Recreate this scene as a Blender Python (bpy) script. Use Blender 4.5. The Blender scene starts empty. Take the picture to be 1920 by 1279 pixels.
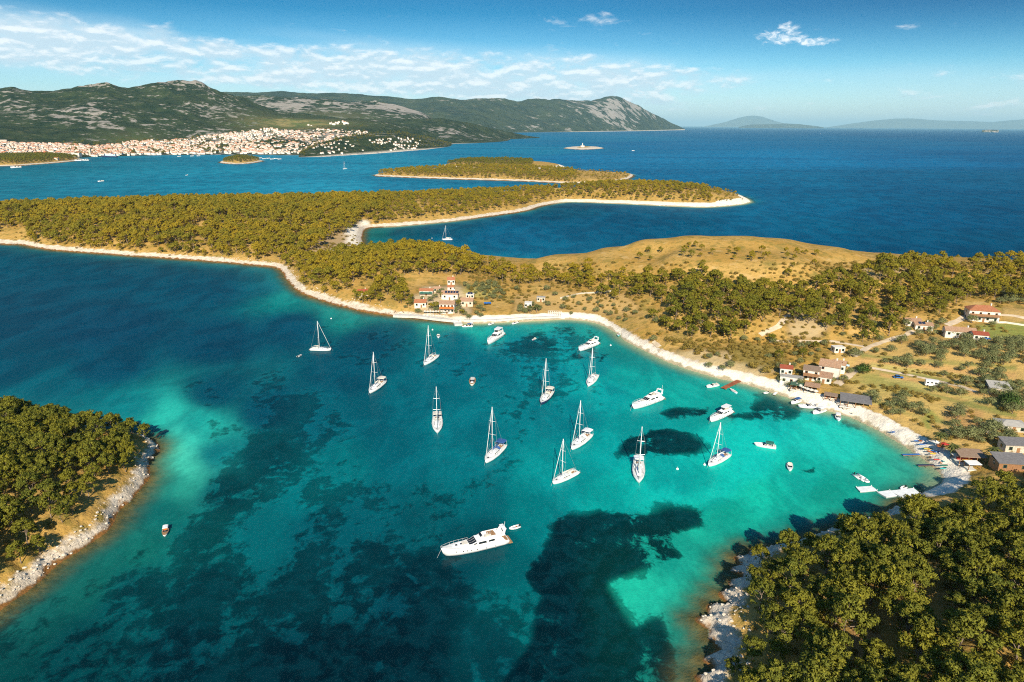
import bpy, math, random
import numpy as np
from mathutils import Vector, Matrix
R = math.radians
random.seed(7); RNG = np.random.default_rng(7)
S = bpy.context.scene
COL = S.collection

# ------------------------------------------------------------------ camera, sky, sun, exposure
F = 1280.0; CX, CY = 960.0, 639.5; HC = 120.0
PITCH = R(17.6); ROLL = R(0.37)
fw = np.array([0, math.cos(PITCH), -math.sin(PITCH)])
r0 = np.array([1.0, 0, 0]); u0 = np.array([0, math.sin(PITCH), math.cos(PITCH)])
rt = math.cos(ROLL)*r0 + math.sin(ROLL)*u0
up = -math.sin(ROLL)*r0 + math.cos(ROLL)*u0
CAM = np.array([0, 0, HC])
cam = bpy.data.cameras.new('camera'); co = bpy.data.objects.new('camera', cam); COL.objects.link(co)
m = Matrix.Identity(4)
for i in range(3):
    m[i][0] = rt[i]; m[i][1] = up[i]; m[i][2] = -fw[i]; m[i][3] = CAM[i]
co.matrix_world = m
cam.sensor_width = 36; cam.lens = F/1920*36; cam.clip_start = 1; cam.clip_end = 600000
S.camera = co

def ray(px, py):
    px = np.asarray(px, float); py = np.asarray(py, float)
    return fw + ((px-CX)/F)[..., None]*rt - ((py-CY)/F)[..., None]*up
def P(px, py, z=0.0):
    d = ray(px, py); t = (np.asarray(z, float)-HC)/np.minimum(d[..., 2], -1e-4)
    return CAM + t[..., None]*d
def PD(px, py, depth):                     # point on a pixel's ray at a given depth
    return CAM + np.asarray(depth, float)[..., None]*ray(px, py)
def proj(p):
    q = np.asarray(p, float)-CAM
    d = np.maximum(q@fw, 1e-3)
    return CX+F*(q@rt)/d, CY-F*(q@up)/d, d
def horizon(px): return 234.0+(np.asarray(px, float)-960)*0.0065

ANTI = ray(905, 985); ANTI = ANTI/np.linalg.norm(ANTI)
SUN_EL = math.asin(-ANTI[2]); SUN_AZ = math.atan2(-ANTI[0], -ANTI[1])
sl = bpy.data.lights.new('sun', 'SUN'); sl.energy = 5.0; sl.angle = R(0.5); sl.color = (1.0, 0.90, 0.73)
so = bpy.data.objects.new('sun', sl); COL.objects.link(so)
so.rotation_euler = Vector(ANTI).to_track_quat('-Z', 'Y').to_euler(); so.location = (0, -200, 300)

S.view_settings.view_transform = 'Standard'; S.view_settings.look = 'None'
S.view_settings.exposure = 0.55; S.view_settings.gamma = 1.0
S.render.engine = 'CYCLES'
S.cycles.max_bounces = 6; S.cycles.diffuse_bounces = 2; S.cycles.glossy_bounces = 2
S.cycles.transmission_bounces = 2; S.cycles.transparent_max_bounces = 8; S.cycles.volume_bounces = 0
S.cycles.use_denoising = False; S.cycles.filter_width = 1.1
S.cycles.caustics_reflective = False; S.cycles.caustics_refractive = False

class NT:
    """small helper round a node tree"""
    def __init__(s, nt): s.nt = nt; s.nt.nodes.clear()
    def n(s, t, ins=None, **kw):
        nd = s.nt.nodes.new(t)
        for k, v in kw.items(): setattr(nd, k, v)
        for k, v in (ins or {}).items(): s.set(nd, k, v)
        return nd
    def set(s, nd, k, v):
        i = nd.inputs[k]
        if isinstance(v, bpy.types.NodeSocket): s.nt.links.new(v, i)
        elif isinstance(v, bpy.types.Node): s.nt.links.new(v.outputs[0], i)
        else:
            if isinstance(v, (tuple, list)) and len(v) == 3 and i.type == 'RGBA': v = (*v, 1)
            i.default_value = v
    def math(s, op, a, b=None, c=None, clamp=False):
        nd = s.n('ShaderNodeMath', operation=op, use_clamp=clamp); s.set(nd, 0, a)
        if b is not None: s.set(nd, 1, b)
        if c is not None: s.set(nd, 2, c)
        return nd.outputs[0]
    def mix(s, f, a, b, blend='MIX'):
        nd = s.n('ShaderNodeMix', data_type='RGBA', blend_type=blend, clamp_factor=True)
        s.set(nd, 0, f); s.set(nd, 6, a); s.set(nd, 7, b); return nd.outputs[2]
    def step(s, x, a, b, lo=0.0, hi=1.0):
        nd = s.n('ShaderNodeMapRange', interpolation_type='SMOOTHSTEP'); s.set(nd, 0, x)
        nd.inputs[1].default_value = a; nd.inputs[2].default_value = b
        nd.inputs[3].default_value = lo; nd.inputs[4].default_value = hi; return nd.outputs[0]
    def noise(s, scale, vec=None, detail=4, rough=.55, dist=0.0):
        nd = s.n('ShaderNodeTexNoise'); nd.inputs['Scale'].default_value = scale
        nd.inputs['Detail'].default_value = detail; nd.inputs['Roughness'].default_value = rough
        nd.inputs['Distortion'].default_value = dist
        if vec is not None: s.set(nd, 'Vector', vec)
        return nd.outputs[0]
    def attr(s, name, out=2): return s.n('ShaderNodeAttribute', attribute_name=name).outputs[out]
    def ramp(s, f, stops):
        nd = s.n('ShaderNodeValToRGB'); s.set(nd, 0, f); el = nd.color_ramp.elements
        while len(el) < len(stops): el.new(0.5)
        for e, (p, c) in zip(el, stops): e.position = p; e.color = (*c, 1)
        return nd.outputs[0]

def lin(c):                                # sRGB 0-255 -> linear
    c = np.asarray(c, float)/255.0
    return np.where(c <= .04045, c/12.92, ((c+.055)/1.055)**2.4)

W = bpy.data.worlds.new('World'); S.world = W; W.use_nodes = True
def build_world():
    t = NT(W.node_tree)
    sky = t.n('ShaderNodeTexSky', sky_type='NISHITA', sun_disc=False)
    sky.sun_elevation = SUN_EL; sky.sun_rotation = SUN_AZ; sky.altitude = 100
    sky.air_density = 1.0; sky.dust_density = 0.6; sky.ozone_density = 2.0
    g = t.n('ShaderNodeTexCoord').outputs['Generated']
    sep = t.n('ShaderNodeSeparateXYZ', {0: g})
    x, y, z = sep.outputs
    el = t.math('MULTIPLY', t.math('ARCSINE', z), 57.2958)
    az = t.math('MULTIPLY', t.math('ARCTAN2', x, y), 57.2958)
    tint = t.ramp(t.math('DIVIDE', el, 40.0), [(0.0, (.86, .96, 1.12)), (.05, (.62, .86, 1.04)), (.11, (.30, .66, .86)),
                                             (.20, (.015, .32, .52)), (.27, (.0, .22, .40)), (1.0, (.5, .8, 1.0))])
    base = t.mix(1.0, sky, tint, 'MULTIPLY')
    base = t.mix(t.math('MULTIPLY', t.step(az, -5, 36), t.step(el, 3, 8)), base, t.mix(1.0, base, (.28, .62, .74), 'MULTIPLY'))
    # flat banks of small broken cloud over the far shore
    def cvec(a, b, o, w): return t.n('ShaderNodeCombineXYZ', {0: t.math('MULTIPLY', az, a), 1: t.math('MULTIPLY', t.math('ADD', el, o), b), 2: w}).outputs[0]
    n1 = t.noise(1.0, cvec(.38, 1.12, 0, 5.1), 8, .60, .2); n3 = t.noise(1.0, cvec(.38, 1.12, .28, 5.1), 8, .60, .2)
    n2 = t.noise(1.0, cvec(.07, .35, 0, 9.1), 3, .5)
    elc = t.math('ADD', el, t.math('MULTIPLY', az, .045))          # the bank rises to the left
    band = t.math('MULTIPLY', t.step(elc, .9, 2.4), t.step(elc, 4.0, 6.2, 1, 0))
    side = t.step(az, 4, 24, 1, .30)
    bs = t.math('MULTIPLY', band, side)
    dens = t.math('ADD', t.math('ADD', n1, t.math('MULTIPLY', n2, .6)), t.math('MULTIPLY', bs, .40))
    mask = t.math('MULTIPLY', t.step(dens, .95, 1.22), t.step(elc, .3, 1.8))
    veil = t.math('MULTIPLY', t.math('MULTIPLY', bs, t.step(n2, .3, .6)), .75)
    # the single torn puff on the right, with its ragged tail
    def blob(a0, e0, sa, se):
        dx = t.math('DIVIDE', t.math('SUBTRACT', az, a0), sa); dy = t.math('DIVIDE', t.math('SUBTRACT', el, e0), se)
        return t.math('ADD', t.math('MULTIPLY', dx, dx), t.math('MULTIPLY', dy, dy))
    dd = t.math('MINIMUM', blob(19.9, 6.15, 1.8, .55), t.math('MINIMUM', blob(20.2, 6.65, .8, .5), blob(22.1, 5.75, 1.5, .30)))
    pn = t.noise(1.0, cvec(1.1, 2.3, 0, 1.2), 7, .66, .6)
    puff = t.step(t.math('SUBTRACT', pn, t.math('MULTIPLY', dd, .20)), .27, .60)
    lit = t.step(t.math('SUBTRACT', n1, n3), -.05, .14)
    ccol = t.mix(lit, (4.5, 5.6, 6.4), (7.9, 7.9, 7.9))
    col = t.mix(veil, base, (5.0, 6.4, 7.2)); col = t.mix(t.math('MULTIPLY', mask, .72), col, ccol)
    col = t.mix(t.math('MULTIPLY', puff, .85), col, t.mix(t.step(pn, .42, .62), (5.0, 6.3, 7.2), (8.0, 8.2, 8.4)))
    bg = t.n('ShaderNodeBackground', {0: col, 1: 0.1})
    t.n('ShaderNodeOutputWorld', {0: bg})
build_world()

# ------------------------------------------------------------------ numpy noise
def _h(ix, iy, seed):
    n = (ix.astype(np.int64)*374761393 + iy.astype(np.int64)*668265263 + seed*1442695041) & 0xffffffff
    n = ((n ^ (n >> 13))*1274126177) & 0xffffffff
    return ((n ^ (n >> 16)) & 0xffff)/65535.0
def vnoise(x, y, seed=0):
    ix = np.floor(x); iy = np.floor(y); fx = x-ix; fy = y-iy
    fx = fx*fx*(3-2*fx); fy = fy*fy*(3-2*fy)
    a = _h(ix, iy, seed); b = _h(ix+1, iy, seed); c = _h(ix, iy+1, seed); d = _h(ix+1, iy+1, seed)
    return (a*(1-fx)+b*fx)*(1-fy)+(c*(1-fx)+d*fx)*fy
def fbm(x, y, oct=4, seed=0):
    s = 0; a = .5
    for i in range(oct):
        s = s+a*(vnoise(x, y, seed+i)-.5)*2; x = x*2.03+17.1; y = y*2.03+5.3; a *= .5
    return s
def smooth(x, a, b):
    t = np.clip((x-a)/(b-a), 0, 1); return t*t*(3-2*t)

# ------------------------------------------------------------------ land outlines (waterline), heights
def coast(px, n=8, jag=.045, seed=1):
    q = np.array([P(a, b) for a, b in px])[:, :2]
    k = len(q); out = []
    for i in range(k):
        p0, p1, p2, p3 = q[i-1], q[i], q[(i+1) % k], q[(i+2) % k]
        for j in range(n):
            t = j/n
            out.append(.5*((2*p1)+(-p0+p2)*t+(2*p0-5*p1+4*p2-p3)*t*t+(-p0+3*p1-3*p2+p3)*t**3))
    out = np.array(out)
    tan = np.roll(out, -1, 0)-np.roll(out, 1, 0); L = np.linalg.norm(tan, axis=1, keepdims=True)+1e-6
    nor = np.stack([-tan[:, 1], tan[:, 0]], 1)/L
    amp = np.clip(L*.35, .3, 9)[:, 0]*jag*8*np.where((np.hypot(out[:, 0], out[:, 1]) < 235) & (out[:, 0] > 0), 4.0, 1)
    w = fbm(out[:, 0]*.12, out[:, 1]*.12, 3, seed)
    arc = np.cumsum(np.linalg.norm(out-np.roll(out, 1, 0), axis=1)); tri = np.abs((arc/6.5+.6*fbm(arc*.08, arc*0, 2, 9)) % 1-.5)*2
    hl = (out[:, 0] > 30) & (out[:, 0] < 75) & (out[:, 1] < 222)
    return out+nor*(w*amp+np.where(hl, (tri-.5)*3.4, 0))[:, None]
MAIN = [(-600,425),(-300,440),(0,458),(30,458),(100,469),(200,477),(300,484),(400,491),(480,498),(522,504),(536,522),(560,546),(600,563),(650,577),(690,586),
 (740,593),(800,600),(850,605),(900,606),(960,604),(1020,601),(1060,599),(1110,604),(1150,620),(1175,640),(1205,655),(1240,673),(1290,692),(1340,707),
 (1390,718),(1440,733),(1480,746),(1520,762),(1550,770),(1586,779),(1628,797),(1680,826),(1719,851),(1742,868),(1764,890),(1766,903),(1745,917),(1715,930),
 (1685,947),(1640,972),(1590,990),(1540,1002),(1490,1016),(1440,1026),(1402,1036),(1377,1058),(1382,1085),(1360,1105),(1352,1132),(1330,1145),(1318,1172),
 (1340,1199),(1330,1219),(1325,1262),(1312,1290),(1295,1400),(1270,1700),(1700,2200),(2700,1500),(2900,800),(2600,560),(2300,525),(2100,517),(1900,508),
 (1750,500),(1600,492),(1450,487),(1300,485),(1200,486),(1080,490),(1000,490),(940,487),(870,482),(760,474),(692,469),(680,455),(680,440),(690,428),
 (740,425),(800,420),(860,414),(930,404),(985,396),(1010,388),(1040,382),(1070,379),(1130,381),(1200,384),(1260,387),(1320,389),(1370,386),(1402,381),
 (1406,376),(1385,367),(1350,361),(1250,357),(1150,357),(1080,361),(1000,365),(900,368),(800,373),(700,380),(600,385),(450,389),(300,393),(150,399),
 (0,405),(-300,412),(-600,405)]
LEFT = [(262,817),(290,829),(297,847),(279,870),(275,900),(255,926),(221,960),(202,994),(150,1031),(109,1057),(60,1099),(19,1129),(-10,1150),(-100,1200),
 (-400,1300),(-700,1100),(-500,800),(-200,755),(-20,775),(60,786),(140,800),(200,811)]
ISL_A = [(703,330),(760,333),(840,336),(974,340),(1074,344),(1160,340),(1187,328),(1141,325),(1064,323),(950,322),(840,321),(780,322),(725,325)]
ISL_B = [(835,312),(900,316),(1000,319),(1035,319),(1058,313),(1040,309),(1000,306),(950,304),(880,305),(842,308)]
ISL_C = [(412,305),(440,308),(470,306.5),(493,302),(470,300),(430,300)]
ISL_D = [(-300,316),(0,312),(70,308.5),(138,302.5),(152,298),(100,295),(0,297),(-300,300)]
ISL_E = [(1058,278.3),(1093,280.6),(1131,278.3),(1115,276),(1093,275.3),(1075,276)]
ISL_F = [(1843,243.6),(1857,243.9),(1872,243.5),(1857,243.1)]
CTRL = [(1000,487,6),(1080,468,20),(1150,450,30),(1230,441,37),(1300,438,40),(1400,440,40),(1450,443,38),(1550,462,33),(1650,480,26),(1780,490,24),
 (1920,488,26),(2200,500,30),(1300,470,36),(1450,480,34),(1200,480,28),(1600,510,26),
 (1200,540,20),(1300,560,20),(1400,580,18),(1500,590,16),(1600,600,14),(1700,580,16),(1800,560,17),(1900,560,18),(1100,540,13),(1000,530,9),(900,520,10),
 (850,540,8),(900,575,4),(1000,570,5),(1050,580,4),(1150,590,6),(1250,630,8),(1350,660,7),(1450,680,6),(1550,660,7),(1550,700,4),(1650,650,8),(1650,720,5),
 (1750,640,10),(1850,620,12),(1900,640,12),(1750,740,5),(1850,740,7),(1750,800,4),(1850,800,6),(1900,850,6),(1800,870,4),(2100,750,12),(2200,900,16),
 (600,520,8),(660,520,12),(720,500,15),(800,490,14),(880,490,10),(720,545,8),(600,480,4),(640,460,3),(560,520,4),
 (100,420,18),(250,410,20),(400,405,20),(550,405,18),(480,450,11),(300,450,14),(100,440,12),(560,460,6),(0,425,18),(-200,420,18),
 (640,400,15),(700,395,14),(800,385,15),(900,378,13),(1000,372,10),(1100,355,22),(1200,348,28),(1280,351,22),(1340,362,9),
 (1500,1100,9),(1600,1050,9),(1700,1000,9),(1800,960,8),(1900,900,8),(1600,1200,13),(1750,1150,14),(1900,1100,16),(1900,1250,20),(1450,1200,8),
 (1500,1300,12),(1800,1400,20),(2200,1200,24),
 (100,850,12),(50,900,12),(180,860,7),(0,800,10),(-100,900,18),(50,1000,8),(-100,1000,14),(-300,900,22),
 (760,325,7),(900,328,10),(1050,330,8),(1150,330,4),(930,309,17),(880,310,12),(990,311,9),(445,303,14),(0,304,34),(60,302,24),(110,299,10),(-200,305,40),
 (1093,278,5)]
CP = np.array([P(a, b, c) for a, b, c in CTRL])
COASTS = [coast(MAIN, 8), coast(LEFT, 8, .15, 4)]+[coast(c, 6, .02, 5) for c in (ISL_A, ISL_B, ISL_C, ISL_D, ISL_E)]

def sdf_poly(x, y, poly):
    """signed distance, positive inside"""
    x = x.astype(np.float32); y = y.astype(np.float32)
    n = len(x); d2 = np.full(n, 1e12, np.float32); ins = np.zeros(n, bool)
    a = poly.astype(np.float32); b = np.roll(a, -1, 0)
    for i in range(len(a)):
        ax, ay = a[i]; bx, by = b[i]; ex, ey = bx-ax, by-ay
        px_ = x-ax; py_ = y-ay
        t = np.clip((px_*ex+py_*ey)/(ex*ex+ey*ey+1e-9), 0, 1)
        dx = px_-t*ex; dy = py_-t*ey
        np.minimum(d2, dx*dx+dy*dy, out=d2)
        if ay != by:
            c = ((ay > y) != (by > y)) & (px_ < (y-ay)*ex/ey)
            ins ^= c
    d = np.sqrt(d2); return np.where(ins, d, -d)
def sdf(x, y, coasts=None):
    x = np.asarray(x, float).ravel(); y = np.asarray(y, float).ravel()
    out = np.full(len(x), -400.0)
    for c in (COASTS if coasts is None else coasts):
        m0 = c.min(0)-400; m1 = c.max(0)+400
        k = np.where((x > m0[0]) & (x < m1[0]) & (y > m0[1]) & (y < m1[1]))[0]
        if len(k): out[k] = np.maximum(out[k], sdf_poly(x[k], y[k], c))
    return out
def height(x, y, d=None):
    x = np.asarray(x, float).ravel(); y = np.asarray(y, float).ravel()
    if d is None: d = sdf(x, y)
    num = np.zeros(len(x)); den = np.zeros(len(x)); r = np.hypot(x, y)
    for c in CP:
        w = 1.0/(((x-c[0])**2+(y-c[1])**2)/(.002*r*r+60)+.25)**2
        num += w*c[2]; den += w
    hc = num/den
    L = np.clip(hc*1.5, 6, 40)*(.6+.4*np.clip(r/400, 0, 2))
    land = hc*(1-np.exp(-np.maximum(d, 0)/L))*1.05+.5*smooth(d, 0, 2.5)
    n = fbm(x*.03, y*.03, 3, 11)*.9*smooth(d, 10, 40)
    near = np.clip(1-r/700, 0, 1)
    edge = smooth(d, -1, 2)*(1-smooth(d, 10, 18))
    led = fbm(x*.10+y*.26, y*.07-x*.05, 3, 21)*2.4+.5; led = np.floor(led*2)/2+smooth(led*2-np.floor(led*2), .55, 1)*.5
    n += edge*near*(led*.95+fbm(x*.6, y*.6, 2, 23)*.55)
    z = np.where(d > 0, land+n*np.clip(d/3, 0, 1), np.maximum(d*.16, -6)+n*.5*(d > -2))
    return z
GX, GY, GS = -760.0, 60.0, 2.5
_gx = np.arange(GX, 900, GS); _gy = np.arange(GY, 1300, GS)
_X, _Y = np.meshgrid(_gx, _gy); GRID = height(_X, _Y).reshape(_X.shape)
def ground(x, y):
    """height of the ground: looked up near the bay, worked out further off"""
    i = (y-GY)/GS; j = (x-GX)/GS
    if 0 <= i < GRID.shape[0]-1 and 0 <= j < GRID.shape[1]-1:
        a, b = int(i), int(j); f, e = i-a, j-b
        return (GRID[a, b]*(1-e)+GRID[a, b+1]*e)*(1-f)+(GRID[a+1, b]*(1-e)+GRID[a+1, b+1]*e)*f
    return float(height([x], [y])[0])
def PT(px, py):                            # a pixel's point on the ground
    z = 0.0
    for _ in range(14):
        p = P(px, py, z); z = .5*z+.5*max(ground(p[0], p[1]), 0.0)
    p = P(px, py, z); return np.array([p[0], p[1], max(ground(p[0], p[1]), 0.0)])

def inpoly(px, py, poly):
    ins = np.zeros(np.shape(px), bool); k = len(poly)
    for i in range(k):
        ax, ay = poly[i]; bx, by = poly[(i+1) % k]
        if ay != by: ins ^= ((ay > py) != (by > py)) & (px < (bx-ax)*(py-ay)/(by-ay)+ax)
    return ins
def polydist(px, py, poly):
    return sdf_poly(np.asarray(px).ravel(), np.asarray(py).ravel(), np.array(poly, float))

# ------------------------------------------------------------------ object helpers
def tag(o, label=None, cat=None, group=None, kind=None):
    for k, v in (('label', label), ('category', cat), ('group', group), ('kind', kind)):
        if v: o[k] = v
    return o
def link(o, parent=None):
    COL.objects.link(o)
    if parent is not None: o.parent = parent
    return o
def thing(name, loc, rz=0.0, label=None, cat=None, group=None):
    o = bpy.data.objects.new(name, None); o.empty_display_size = .5
    o.location = loc; o.rotation_euler = (0, 0, rz); COL.objects.link(o)
    return tag(o, label, cat, group)
def mesh_np(name, V, Fc, mats, attrs=None, smooth_=False, mi=None):
    """mesh from arrays; every face has the same number of corners"""
    me = bpy.data.meshes.new(name); V = np.asarray(V, np.float32); Fc = np.asarray(Fc, np.int32)
    k = Fc.shape[1]
    me.vertices.add(len(V)); me.vertices.foreach_set('co', V.ravel())
    me.loops.add(Fc.size); me.loops.foreach_set('vertex_index', Fc.ravel())
    me.polygons.add(len(Fc)); me.polygons.foreach_set('loop_start', np.arange(0, Fc.size, k, dtype=np.int32))
    if mi is not None: me.polygons.foreach_set('material_index', np.asarray(mi, np.int32))
    me.polygons.foreach_set('use_smooth', np.full(len(Fc), smooth_))
    for nme, arr in (attrs or {}).items():
        arr = np.asarray(arr, np.float32)
        if arr.ndim == 2:
            if arr.shape[1] == 3: arr = np.hstack([arr, np.ones((len(arr), 1), np.float32)])
            me.attributes.new(nme, 'FLOAT_COLOR', 'POINT').data.foreach_set('color', arr.ravel())
        else: me.attributes.new(nme, 'FLOAT', 'POINT').data.foreach_set('value', arr)
    for m_ in (mats if isinstance(mats, (list, tuple)) else [mats]): me.materials.append(m_)
    me.update(); me.validate(); return me
def grid_faces(nr, nc):
    i = np.arange((nr-1)*(nc-1)); r = i//(nc-1); c = i % (nc-1); a = r*nc+c
    return np.stack([a, a+1, a+nc+1, a+nc], 1)
def compact(V, Fc, attrs):
    u, inv = np.unique(Fc.ravel(), return_inverse=True)
    return V[u], inv.reshape(Fc.shape), {k: v[u] for k, v in attrs.items()}

class MB:
    """collects shapes for ONE mesh object"""
    def __init__(s): s.v = []; s.f = []; s.mi = []; s.cur = 0
    def add(s, vs, fs):
        b = len(s.v); s.v += [tuple(map(float, v)) for v in vs]
        for f in fs: s.f.append([b+i for i in f]); s.mi.append(s.cur)
        return s
    def box(s, c, d, rz=0.0, taper=1.0):
        x, y, z = [k/2 for k in d]; ca, sa = math.cos(rz), math.sin(rz); vs = []
        for sz in (-1, 1):
            t = taper if sz > 0 else 1.0
            for sx, sy in ((-1, -1), (1, -1), (1, 1), (-1, 1)):
                a, b = sx*x*t, sy*y*t; vs.append((c[0]+a*ca-b*sa, c[1]+a*sa+b*ca, c[2]+sz*z))
        return s.add(vs, [(3,2,1,0),(4,5,6,7),(0,1,5,4),(1,2,6,5),(2,3,7,6),(3,0,4,7)])
    def tube(s, p0, p1, r0_, r1_=None, n=6):
        r1_ = r0_ if r1_ is None else r1_
        p0 = Vector(p0); p1 = Vector(p1); q = (p1-p0).to_track_quat('Z', 'Y'); vs = []
        for p, r_ in ((p0, r0_), (p1, r1_)):
            for i in range(n):
                a = 2*math.pi*i/n; vs.append(p+q@Vector((r_*math.cos(a), r_*math.sin(a), 0)))
        fs = [(i, (i+1) % n, n+(i+1) % n, n+i) for i in range(n)]+[tuple(range(n))[::-1], tuple(range(n, 2*n))]
        return s.add(vs, fs)
    def path(s, pts, r_, n=5):
        for a, b in zip(pts, pts[1:]): s.tube(a, b, r_, r_, n)
        return s
    def prism(s, poly, z0, z1, top=None):
        n = len(poly); top = top or poly
        z0f = z0 if callable(z0) else (lambda p: z0); z1f = z1 if callable(z1) else (lambda p: z1)
        vs = [(p[0], p[1], z0f(p)) for p in poly]+[(p[0], p[1], z1f(p)) for p in top]
        return s.add(vs, [tuple(range(n))[::-1], tuple(range(n, 2*n))]+[(i, (i+1) % n, n+(i+1) % n, n+i) for i in range(n)])
    def loft(s, secs, close=True, cap=True):
        n = len(secs[0]); vs = [p for q in secs for p in q]; fs = []
        for i in range(len(secs)-1):
            for j in range(n if close else n-1):
                a = i*n+j; b = i*n+(j+1) % n; fs.append((a, b, b+n, a+n))
        if cap: fs += [tuple(range(n))[::-1], tuple(range((len(secs)-1)*n, len(secs)*n))]
        return s.add(vs, fs)
    def quad(s, *p): return s.add(p, [tuple(range(len(p)))])
    def data(s, name, mats, sm=False):
        me = bpy.data.meshes.new(name); me.from_pydata(s.v, [], s.f)
        for m_ in (mats if isinstance(mats, (list, tuple)) else [mats]): me.materials.append(m_)
        for p, i in zip(me.polygons, s.mi): p.material_index = i; p.use_smooth = sm
        import bmesh
        bm = bmesh.new(); bm.from_mesh(me); bmesh.ops.recalc_face_normals(bm, faces=bm.faces); bm.to_mesh(me); bm.free()
        return me
    def build(s, name, mats, parent=None, sm=False, label=None):
        o = bpy.data.objects.new(name, s.data(name, mats, sm)); link(o, parent)
        if label: o['label'] = label
        return o

# ------------------------------------------------------------------ materials
def mat(name, col, rough=.6, var=.0, scale=1.0, metal=0.0, spec=.5, bump=0.0):
    m_ = bpy.data.materials.new(name); m_.use_nodes = True; t = NT(m_.node_tree)
    b = t.n('ShaderNodeBsdfPrincipled', {'Base Color': col, 'Roughness': rough, 'Metallic': metal, 'Specular IOR Level': spec})
    if var:
        oc = t.n('ShaderNodeTexCoord').outputs['Object']
        n = t.noise(scale, oc, 5, .6)
        c = t.mix(t.step(n, .3, .7), tuple(k*(1-var) for k in col), tuple(min(k*(1+var), .9) for k in col))
        t.set(b, 'Base Color', c)
        if bump: t.set(b, 'Normal', t.n('ShaderNodeBump', {'Strength': bump, 'Distance': .1, 'Height': n}).outputs[0])
    t.n('ShaderNodeOutputMaterial', {0: b}); return m_
M = {}
M['gelcoat'] = mat('gelcoat', (.82, .82, .80), .25, .04, .8)
M['deck'] = mat('deck', (.74, .73, .69), .6, .06, 1.2)
M['grey_deck'] = mat('grey_deck', (.50, .50, .48), .6, .08, 1.2)
M['teak'] = mat('teak', (.36, .20, .09), .6, .25, 2)
M['navy'] = mat('navy', (.02, .035, .09), .35, .1, 1)
M['blue_canvas'] = mat('blue_canvas', (.03, .10, .28), .8, .15, 2)
M['cream_canvas'] = mat('cream_canvas', (.68, .62, .52), .8, .1, 2)
M['green_canvas'] = mat('green_canvas', (.02, .14, .10), .8, .15, 2)
M['glass'] = mat('glass', (.012, .016, .02), .08, 0, 1, 0, .6)
M['alloy'] = mat('alloy', (.80, .80, .79), .35, .05, 2, 0.15)
M['wire'] = mat('wire', (.55, .56, .57), .4, .05, 2, .3)
M['rubber'] = mat('rubber', (.36, .37, .38), .7, .1, 2)
M['black'] = mat('black', (.015, .015, .017), .5, .1, 2)
M['orange'] = mat('orange', (.55, .16, .03), .6, .1, 2)
M['red'] = mat('red', (.45, .04, .03), .6, .1, 2)
M['yellow'] = mat('yellow', (.65, .42, .04), .6, .1, 2)
M['teal'] = mat('teal', (.03, .35, .36), .6, .1, 2)
M['blue'] = mat('blue', (.03, .14, .42), .5, .15, 2)
M['paleblue'] = mat('paleblue', (.42, .58, .66), .6, .08, 2)
M['white_wall'] = mat('white_wall', (.70, .645, .56), .85, .08, .6, bump=.1)
M['cream_wall'] = mat('cream_wall', (.62, .52, .40), .85, .1, .6, bump=.1)
M['stone_wall'] = mat('stone_wall', (.52, .46, .37), .9, .3, 2.2, bump=.4)
M['shutter'] = mat('shutter', (.06, .12, .07), .7, .1, 2)
M['timber'] = mat('timber', (.28, .14, .06), .75, .25, 2)
M['rust_wood'] = mat('rust_wood', (.30, .09, .035), .8, .3, .8)
M['concrete'] = mat('concrete', (.60, .57, .51), .9, .12, .4, bump=.2)
M['plank'] = mat('plank', (.74, .77, .76), .8, .1, 1)
M['sunbed'] = mat('sunbed', (.72, .68, .60), .8, .05, 2)
def tile_mat(name, a, b, rib=4.0):
    m_ = bpy.data.materials.new(name); m_.use_nodes = True; t = NT(m_.node_tree)
    oc = t.n('ShaderNodeTexCoord').outputs['Object']
    w = t.n('ShaderNodeTexWave', {'Vector': oc, 'Scale': rib, 'Distortion': .6, 'Detail': 1.0}, bands_direction='X')
    n = t.noise(1.1, oc, 5, .65); n2 = t.noise(9, oc, 2)
    c = t.mix(t.step(n, .3, .7), a, b); c = t.mix(t.math('MULTIPLY', n2, .35), c, tuple(k*.45 for k in a))
    bu = t.n('ShaderNodeBump', {'Strength': .7, 'Distance': .12, 'Height': w.outputs[1]})
    t.n('ShaderNodeOutputMaterial', {0: t.n('ShaderNodeBsdfPrincipled', {'Base Color': c, 'Roughness': .85, 'Normal': bu.outputs[0]})}); return m_
M['tile'] = tile_mat('terracotta_tile', (.52, .17, .07), (.60, .26, .12))
M['tan_tile'] = tile_mat('weathered_tile', (.55, .30, .17), (.62, .40, .25))
M['red_tile'] = tile_mat('red_tile', (.42, .09, .04), (.52, .13, .06))
M['grey_slat'] = tile_mat('grey_slat', (.20, .19, .19), (.30, .28, .27), 2.2)
M['stone_slab'] = tile_mat('stone_slab', (.42, .40, .36), (.55, .51, .45), 1.2)
M['brown_roof'] = tile_mat('brown_roof', (.34, .22, .14), (.42, .30, .21), 2)
M['solar'] = mat('solar', (.02, .03, .06), .15, .1, 2)

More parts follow.
